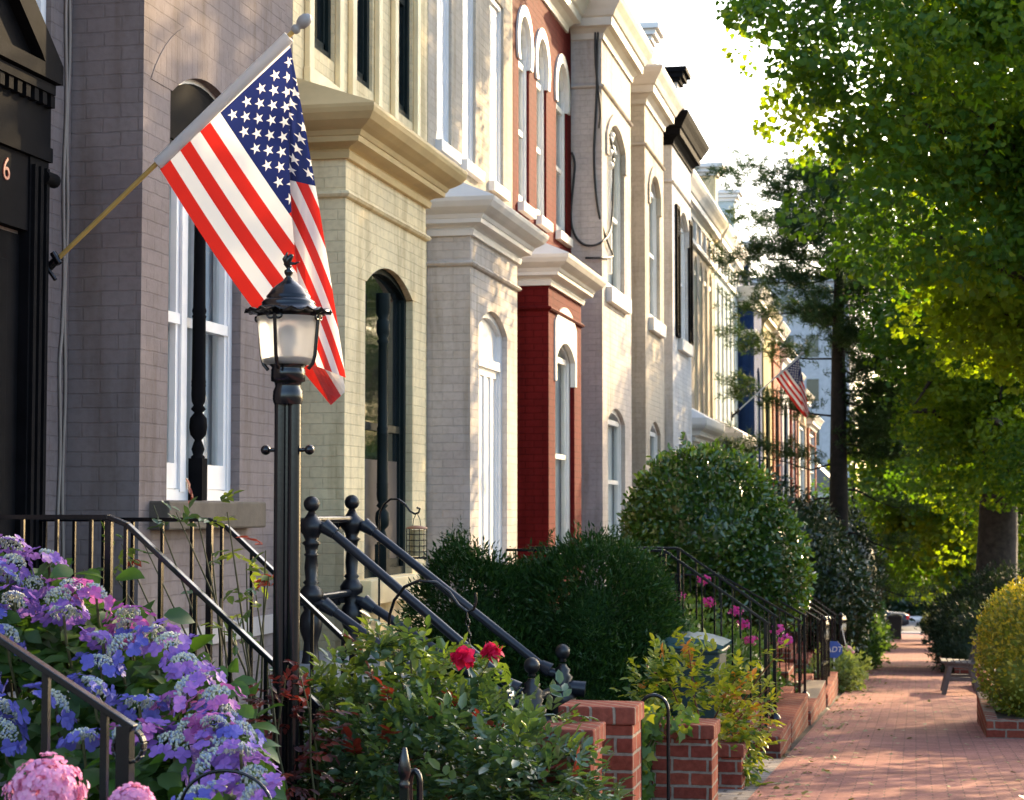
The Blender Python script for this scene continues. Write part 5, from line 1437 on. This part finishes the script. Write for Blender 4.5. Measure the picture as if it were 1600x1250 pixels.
bush('juniper', 'dark spreading juniper on the right of the path behind the bench', 'juniper', (1.5, 40, G(40)), [((1.25, 40, G(40) + .62), (.85, 1.6, .75)), ((1.0, 38.8, G(39) + .4), (.62, .9, .45)), ((1.9, 41.5, G(41) + 1.1), (1.0, 1.4, 1.0)), ((1.0, 43, G(43) + .9), (.7, 1.2, .7))], 24000, .11, JUN, 'rhomb', jit=.1, bumps=.2, seed=32, wide=.4)
bush('box_hedge', 'low clipped rounded hedge on the right near the crossing', 'hedge', (1.2, 74, G(74)), [((.95, 74, G(74) + .75), (.75, 1.6, .5)), ((1.6, 76, G(75) + .8), (.8, 1.4, .5))], 8000, .07, leafmat('hedge_leaf', (.05, .075, .02), (.10, .12, .03), .3), jit=.03, bumps=.05, seed=33)
# yellow leaved shrub over the piers, ivy
YL = leafmat('yellow_green_leaf', (.16, .25, .03), (.36, .38, .04), .5, (1.4, 1.15, .4), .4)
ORL = leafmat('orange_leaf', (.45, .16, .02), (.5, .25, .04), .5, (1.2, 1, .6), .45)
GL2 = leafmat('mid_green_leaf', (.05, .11, .02), (.10, .17, .03), .4)
ys_ = thing('yellow_leaf_shrub', 'loose yellow green shrub with orange young leaves over the brick pier', 'shrub', (-1.5, 13.4, G(13.4)))
ells = [((-1.55, 13.3, -.12), (.36, .5, .3)), ((-1.3, 13.2, -.3), (.3, .45, .32)), ((-1.7, 13.4, -.4), (.3, .4, .3)), ((-1.22, 13.0, -.55), (.14, .3, .2))]
P, Nn = shrub_surface(ells, 1150, .2, .25, 41)
u = onY(1195, 1030, 13.2)
ext = []
for (x0, y0, x1, y1) in ((1120, 1050, 1215, 1022), (1120, 1090, 1205, 1095), (1110, 1060, 1190, 1135), (1060, 1030, 1075, 1005), (1120, 1130, 1160, 1150), (1110, 1100, 1200, 1075)):
    for t in np.linspace(0, 1, 9): ext.append(tuple(onY(x0 + (x1 - x0) * t, y0 + (y1 - y0) * t + random.uniform(-8, 8), 13.0 + random.uniform(-.15, .15))))
ext = np.array(ext); Pn = np.concatenate([P, ext]); Nn2 = np.concatenate([Nn, RNG.normal(size=ext.shape) * .6 + [.8, 0, .1]])
mi = np.where(RNG.random(len(Pn)) < .03, 1, np.where(RNG.random(len(Pn)) < .3, 2, 0)); mi[len(P):] = np.where(RNG.random(len(ext)) < .3, 1, 0)
sprays(Pn, Nn2 + RNG.normal(size=Pn.shape) * .5, 5, .055, [YL, ORL, GL2], 'foliage', ys_, 'leaf6', mi, .06)
canes(ys_, [onY(a, b, 13.0) for a, b in ((1215, 1024), (1205, 1095), (1190, 1135), (1075, 1008), (1200, 1076), (1040, 1060), (1150, 1060))], (-1.5, 13.4, G(13.4)), .006, paint('red_brown_twig', (.16, .06, .03), .7))
iv = thing('ivy', 'green ivy hanging down the left side of the ivy pier', 'ivy', (-1.55, 11.4, G(11.4)))
n = 420; P = np.column_stack([RNG.uniform(-1.75, -1.54, n), RNG.uniform(11.25, 11.5, n), RNG.uniform(G(11.4), -.02, n)])
P2 = np.column_stack([RNG.uniform(-1.6, -1.3, 60), RNG.uniform(11.38, 11.6, 60), RNG.uniform(-.2, -.02, 60)])
P = np.concatenate([P, P2])
leafobj('foliage', P, RNG.normal(size=P.shape) * [1, .4, 1] + [0, -.2, -.6], RNG.uniform(.035, .075, len(P)), 'ivy', [GL2, YL], iv, RNG.normal(size=P.shape) * .5 + [0, -1, .5], midx=(RNG.random(len(P)) < .2).astype(int))
mb = MB()
for k in range(6): mb.tube([(-1.7 + k * .03, 11.42, G(11.4)), (-1.66 + k * .02, 11.44, -.3), (-1.6 + k * .03, 11.46, -.08)], .006, 5)
obj('vine', mb, STEM, iv)
# magenta flowers behind the rails
MAG = petalmat('magenta_petal', (.50, .03, .22), (.70, .10, .42))
az = thing('magenta_shrub', 'magenta flowering shrub behind the thin railings', 'shrub', (-1.75, 19.2, G(19.2)))
ells = [((-1.75, 19.2, -.55), (.4, .9, .5)), ((-2.3, 19.0, -.35), (.5, .8, .6))]
P, Nn = shrub_surface(ells, 5000, .12, .15, 51)
leafobj('foliage', P, Nn + RNG.normal(size=P.shape) * .6, .06, 'leaf6', GL2, az); obj('foliage_core', core(ells, .75), GL2, az)  # the core is an added filler behind the leaves
for (px, py) in ((1098, 905), (1108, 940), (1150, 955), (1163, 975), (1172, 1000), (1215, 983), (1228, 1000), (1060, 930)):
    c = onY(px, py, 18.5); n = 46; d = sph(n)
    leafobj('flower_head', np.array(c) + d * RNG.uniform(.02, .07, n)[:, None] * [1.2, 1, .8], np.cross(d, RNG.normal(size=(n, 3))), .036, 'leaf6', MAG, az, d, wide=1.4)
lp_ = bush('pale_plant', 'low pale green leafy plant at the path edge past the garden kerb', 'plant', (-1.15, 29.2, G(29.2)), [((-1.12, 29.3, G(29.2) + .2), (.3, .5, .3))], 1500, .085, leafmat('pale_leaf', (.16, .22, .06), (.30, .34, .12), .4), jit=.1, seed=61, trunk=False, corek=.6)
for i, (x, y, rx, ry, rz, lab) in enumerate(((-1.0, 41, .35, 1.3, .55, 'green edging plant spilling over the path before the bin'), (-1.05, 50, .35, 1.8, .6, 'second edging plant spilling over the path'), (-1.05, 60, .35, 2.5, .6, 'farther edging plant by the fence'), (-1.4, 75, .3, 2.6, .5, 'farthest edging plant just before the black bin'))):
    bush('edging_plant', lab, 'plant', (x - .2, y, G(y)), [((x - .15, y, G(y) + .35), (rx, ry, rz))], 3500, .09, GL2, jit=.12, bumps=.2, seed=70 + i, trunk=False, corek=.6)

# ------------------------------------------------------------------ trees
GIN = leafmat('ginkgo_leaf', (.03, .095, .012), (.08, .17, .02), .5, (2.0, 1.7, .3), .45, .4)
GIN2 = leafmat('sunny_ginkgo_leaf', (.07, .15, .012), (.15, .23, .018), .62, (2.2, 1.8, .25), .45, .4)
def limbs(parent, base, top, ells, n, r0, mat, fork=.35):
    mb = MB(); base = Vector(base); top = Vector(top); pts = []
    K = 10
    for i in range(K + 1):
        t = i / K; pts.append(base.lerp(top, t) + Vector((.12 * math.sin(t * 5), .12 * math.cos(t * 4), 0)) * (1 if 0 < i < K else 0))
    rs = [r0 * (1.35 if i == 0 else 1) * (1 - .75 * i / K) for i in range(K + 1)]
    mb.tube(pts, rs, 12); obj('trunk', mb, mat, parent)
    mb = MB()
    for k in range(n):
        c, r = ells[k % len(ells)]; d = Vector(sph(1)[0]); e = Vector((c[0] + d.x * r[0] * .85, c[1] + d.y * r[1] * .85, c[2] + d.z * r[2] * .85))
        t = min(max(fork + (1 - fork) * random.random() * .9, 0), .98); s = base.lerp(top, t)
        if s.z > e.z: 
            t = max(fork * .8, t - .3); s = base.lerp(top, t)
        m = s.lerp(e, .5) + Vector((random.uniform(-.3, .3), random.uniform(-.3, .3), .25))
        rr = r0 * (1 - .75 * t) * .5
        mb.tube([s, s.lerp(m, .5) + Vector((0, 0, .1)), m, m.lerp(e, .5) + Vector((0, 0, .06)), e], [rr, rr * .75, rr * .55, rr * .35, rr * .12], 7)
    obj('limb', mb, mat, parent)
def tree(name, label, base, top, ells, ncl, per, clr, size, mats_, r0, nl=16, shape='fan', bark=BARK, droop=.35, shell=.7, fork=.3, flat=.7, shade_clumps=None):
    r = thing(name, label, 'tree', base)
    limbs(r, base, top, ells, nl, r0, bark, fork)
    P, U = clump_crown(ells, ncl, per, clr, droop, shell, flat)
    if shade_clumps:  # unseen leaf clumps added for the shade they cast
        P2, U2 = clump_crown(shade_clumps[0], shade_clumps[1], shade_clumps[2], clr, droop, shell, flat); P = np.concatenate([P, P2]); U = np.concatenate([U, U2])
    mb = MB()
    for (a_, c_) in CLC[-1][::2]:
        a_ = Vector(a_); dd_ = (Vector(c_) - a_); dd_.normalize(); e_ = a_ + dd_ * random.uniform(.5, 1.0) - Vector((0, 0, .25))
        mb.tube([e_, e_.lerp(a_, .5) + Vector((0, 0, .06)), a_ - dd_ * .2], [.016, .011, .005], 5)
    obj('twigs', mb, bark, r)['kind'] = 'stuff'
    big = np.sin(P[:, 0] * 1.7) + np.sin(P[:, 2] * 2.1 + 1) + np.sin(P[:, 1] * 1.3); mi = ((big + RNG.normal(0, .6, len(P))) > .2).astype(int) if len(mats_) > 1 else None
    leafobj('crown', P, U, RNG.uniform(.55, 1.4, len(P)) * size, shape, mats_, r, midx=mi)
    return r
tree('ginkgo_tree', 'big leafy street tree with fan leaves filling the upper right', (2.7, 25.5, G(25.5)), (2.0, 25.3, 11.5),
     [((.9, 24.5, 7.4), (2.9, 3.0, 1.9)), ((.85, 24.4, 5.3), (2.0, 2.6, 1.3)), ((2.4, 25, 5.4), (1.6, 2.2, 1.8)), ((2.0, 25.8, 3.8), (1.4, 2.2, .9)), ((1.2, 25.5, 4.1), (1.1, 1.8, .8)), ((-.2, 26.2, 10.4), (2.2, 3.2, 2.1))], 470, 200, .36, .085, [GIN, GIN2], .3, 26,  # last ellipsoid: unseen crown top, shaped to shade the upper facades
     shade_clumps=([((4.3, 22.0, 4.8), (2.0, 3.0, 2.6)), ((4.7, 25, 3.1), (1.5, 4.5, 1.3)), ((3.6, 18.5, 5.4), (1.4, 1.8, 1.2))], 120, 130))  # unseen side clumps added to dapple the gardens and the path
tree('ginkgo_tree', 'second street tree with a thick brown trunk behind the golden bush', (1.62, 43, G(43)), (1.9, 43, 11.5),
     [((2.0, 42.5, 6.0), (2.7, 3.0, 2.8)), ((2.9, 41, 2.6), (1.8, 2.5, 1.3)), ((1.1, 42, 3.2), (1.3, 2.0, 1.0))], 290, 220, .42, .09, [GIN, GIN2], .5, 22, fork=.45,
     shade_clumps=([((4.6, 32, 3.4), (1.9, 4.5, 1.8)), ((6, 36, 5), (2.2, 4, 2.4))], 65, 140))  # unseen clumps added away from the crown to shade the path
tree('ginkgo_tree', 'slimmer street tree right of the thick brown trunk', (2.5, 52, G(52)), (2.9, 52, 7.5),
     [((2.6, 52, 5.2), (3.0, 3.5, 3.0)), ((1.2, 53, 3.0), (1.6, 2.5, 1.5)), ((2.9, 51, .8), (1.6, 2, 1.2))], 260, 170, .5, .12, [GIN, GIN2], .3, 16, fork=.35)
tree('ginkgo_tree', 'far street tree arching low over the path', (2.2, 70, G(70)), (2.0, 70, 5.5),
     [((1.2, 70, 3.2), (3.0, 4, 3.2)), ((.4, 72, .6), (1.7, 3.0, 1.6)), ((2.6, 68, 0), (1.8, 2.5, 1.5))], 240, 120, .55, .18, [GIN, GIN2], .35, 14, fork=.3)
tree('ginkgo_tree', 'street tree farthest along the path, by the crossing', (2.6, 92, G(92)), (2.4, 92, 5),
     [((1.6, 92, 2.2), (3.6, 4, 3.6)), ((-.6, 95, -.2), (2.2, 3.0, 1.8))], 200, 110, .65, .22, [GIN, GIN2], .35, 12, fork=.3)
# white pine in a front yard
PIN = leafmat('pine_needle', (.02, .055, .02), (.055, .10, .034), .3, (1.3, 1.2, .4), .6, .3)
pn = thing('pine_tree', 'dark pine with a straight black trunk rising behind the hollies', 'tree', (-1.78, 45, G(45)))
base = Vector((-1.78, 45, G(45))); topv = Vector((-1.6, 45, 9.2))
mb = MB(); mb.tube([base, base.lerp(topv, .3) + Vector((.03, 0, 0)), base.lerp(topv, .6), topv], [.26, .22, .16, .04], 12); obj('trunk', mb, DBARK, pn)
mb = MB(); C_, D_ = [], []
for k in range(58):
    z = 2.2 + 7.0 * (k / 58); t = (z - base.z) / (topv.z - base.z); s = base.lerp(topv, t); a = k * 2.4; L = random.uniform(1.5, 3.0) * (1.0 if z < 7 else 1 - .55 * (z - 7) / 2.2)
    if z < 5.3:
        if k % 2: continue
        a = random.uniform(-1.3, 1.3); L = random.uniform(1.0, 1.9)
    tilt = random.uniform(-1.2, 1.6); z += random.uniform(-.15, .15)
    if k % 5 == 0: a = math.pi + random.uniform(-.3, .3); L = random.uniform(2.2, 2.9)
    pts = [s + Vector((math.cos(a) * L * q, math.sin(a) * L * q, .35 * q * q * L * .4 - .1 * math.sin(q * 3))) for q in (0, .25, .5, .75, 1)]
    if z > 9: continue
    pts = [p + Vector((0, 0, random.gauss(0, .05) + .12 * L * (i_ / 4) ** 2 * tilt)) for i_, p in enumerate(pts)]
    mb.tube(pts, [.03, .022, .016, .01, .004], 6)
    for q in np.linspace(.22, 1.0, 13):
        for _ in range(7):
            b_ = pts[0].lerp(pts[-1], q) + Vector((random.gauss(0, .2), random.gauss(0, .2), random.gauss(.0, .16))); C_.append(tuple(b_)); D_.append((math.cos(a) + random.gauss(0, .5), math.sin(a) + random.gauss(0, .5), .35))
obj('limb', mb, DBARK, pn)
mb = MB()
for (z, a, L) in ((.35, 2.9, 2.0), (.6, .2, 1.7), (-.55, 3.3, 2.2), (-.4, .1, 2.0), (1.4, 3.0, 1.8), (1.6, .3, 1.8)):
    t = (z - base.z) / (topv.z - base.z); s = base.lerp(topv, t); pts = [s + Vector((math.cos(a) * L * q, math.sin(a) * L * q, -.5 * q * L * .5 + .1 * math.sin(q * 7))) for q in (0, .25, .5, .75, 1)]
    mb.tube(pts, [.035, .028, .02, .014, .005], 6)
    for q in np.linspace(.55, 1.0, 6):
        for _ in range(3):
            b_ = pts[0].lerp(pts[-1], q) + Vector((random.gauss(0, .16), random.gauss(0, .16), random.gauss(.03, .1))); C_.append(tuple(b_)); D_.append((math.cos(a) + random.gauss(0, .5), random.gauss(0, .5), .3))
obj('bare_limb', mb, DBARK, pn)
C_ = np.repeat(np.array(C_), 30, 0); D_ = unit(np.repeat(np.array(D_), 30, 0)); 
leafobj('crown', C_ + D_ * RNG.uniform(-.05, .14, len(C_))[:, None] + RNG.normal(size=C_.shape) * .03, D_ * .8 + RNG.normal(size=C_.shape) * .7, RNG.uniform(.1, .18, len(C_)), 'rhomb', PIN, pn, wide=.22)
# conifer-ish foliage tree low behind the pine
tree('evergreen_tree', 'dark green drooping tree behind the pine trunk', (-.6 - 2.0, 84, G(84)), (-2.4, 84, 3.5), [((-1.6, 84, .8), (2.6, 3, 2.2)), ((.2, 86, 2.0), (1.6, 3, 2.2)), ((-.4, 84, -1.6), (1.2, 2, 1.2))], 150, 120, .6, .15, [GIN, GIN2], .25, 10, 'leaf6', DBARK)
# far end beyond the crossing
for i, (x, y, rz, lab) in enumerate(((-9, 150, 5.5, 'leftmost of the far trees beyond the crossing'), (-2.5, 142, 4.5, 'far tree beyond the crossing, straight behind the path'), (3.5, 138, 6.5, 'far tree beyond the crossing, right of the path'), (9, 146, 8, 'rightmost far tree beyond the crossing'))):
    g = G(120); tree('broadleaf_tree', lab, (x, y, g), (x, y, g + rz * 1.3), [((x, y, g + rz * .95), (4.2, 4, rz * .75)), ((x + 1, y - 1, g + rz * .45), (4.2, 3.5, rz * .42))], 150, 110, .9, .34, [HOD, GIN], .4, 10, 'leaf6')
bush('far_hedge', 'dark hedge across the end of the street', 'hedge', (0, 131, G(120)), [((-6, 131, G(120) + .9), (5, .9, 1.5)), ((3, 131, G(120) + .9), (6, .9, 1.6))], 9000, .28, HOD, seed=81, trunk=False, corek=.8)
# lantern on the right, far
p = onY(1572, 716, 50)
r = thing('street_lantern', 'small dark street lantern hidden among the leaves at right', 'lamp', (p.x, 50, G(50)))
mb = MB(); mb.tube([(p.x, 50, G(50)), (p.x, 50, p.z - .25)], .05, 8); obj('post', mb, BLACKM, r)
mb = MB(); mb.lathe(p.x, 50, [(.08, p.z - .25), (.2, p.z - .2), (.22, p.z - .17), (.12, p.z - .12)], 12); mb.lathe(p.x, 50, [(.22, p.z + .2), (.24, p.z + .22), (.05, p.z + .36), (.01, p.z + .42)], 12); obj('cap', mb, BLACKM, r)
mb = MB(); mb.lathe(p.x, 50, [(.13, p.z - .12), (.2, p.z + .2)], 12); obj('globe', mb, gm, r)
# pale buildings behind the end of the row
FARB = paint('pale_far_concrete', (.45, .45, .46), .8)
def block(label, x0, x1, y0, y1, z1, mat, rows, ncols, roof=None):
    r = thing('apartment_block' if roof is None else 'gabled_house', label, 'building', ((x0 + x1) / 2, (y0 + y1) / 2, G(120)))
    mb = MB(); mb.box(x0, x1, y0, y1, G(120) - 1, z1); obj('wall', mb, mat, r)
    g = G(120)
    for i in range(rows):
        for j in range(ncols):
            a = x0 + (x1 - x0) * (j + .25) / ncols; b = x0 + (x1 - x0) * (j + .75) / ncols; z0_ = g + (z1 - g) * (i + .3) / rows; z1_ = g + (z1 - g) * (i + .8) / rows
            mb = MB(); mb.box(a, b, y0 - .04, y0 - .002, z0_, z1_); obj('window', mb, DGLASS, r)
    mb = MB()
    if roof: 
        mb.add([(x0 - .3, y0 - .3, z1), (x1 + .3, y0 - .3, z1), ((x0 + x1) / 2, y0 - .3, z1 + roof), (x0 - .3, y1 + .3, z1), (x1 + .3, y1 + .3, z1), ((x0 + x1) / 2, y1 + .3, z1 + roof)], [(0, 1, 2), (5, 4, 3), (0, 2, 5, 3), (1, 4, 5, 2), (0, 3, 4, 1)])
    else: mb.box(x0 - .3, x1 + .3, y0 - .3, y1 + .3, z1 + .002, z1 + .5)
    obj('roof', mb, SLATE if roof else FARB, r)
block('pale grey apartment block rising beyond the row of houses', -13.5, -5.2, 165, 180, 20.5, FARB, 7, 4)
block('small white gabled house seen past the pine trunk', -9.6, -5.0, 132, 142, 2.4, WHT, 2, 3, 2.6)
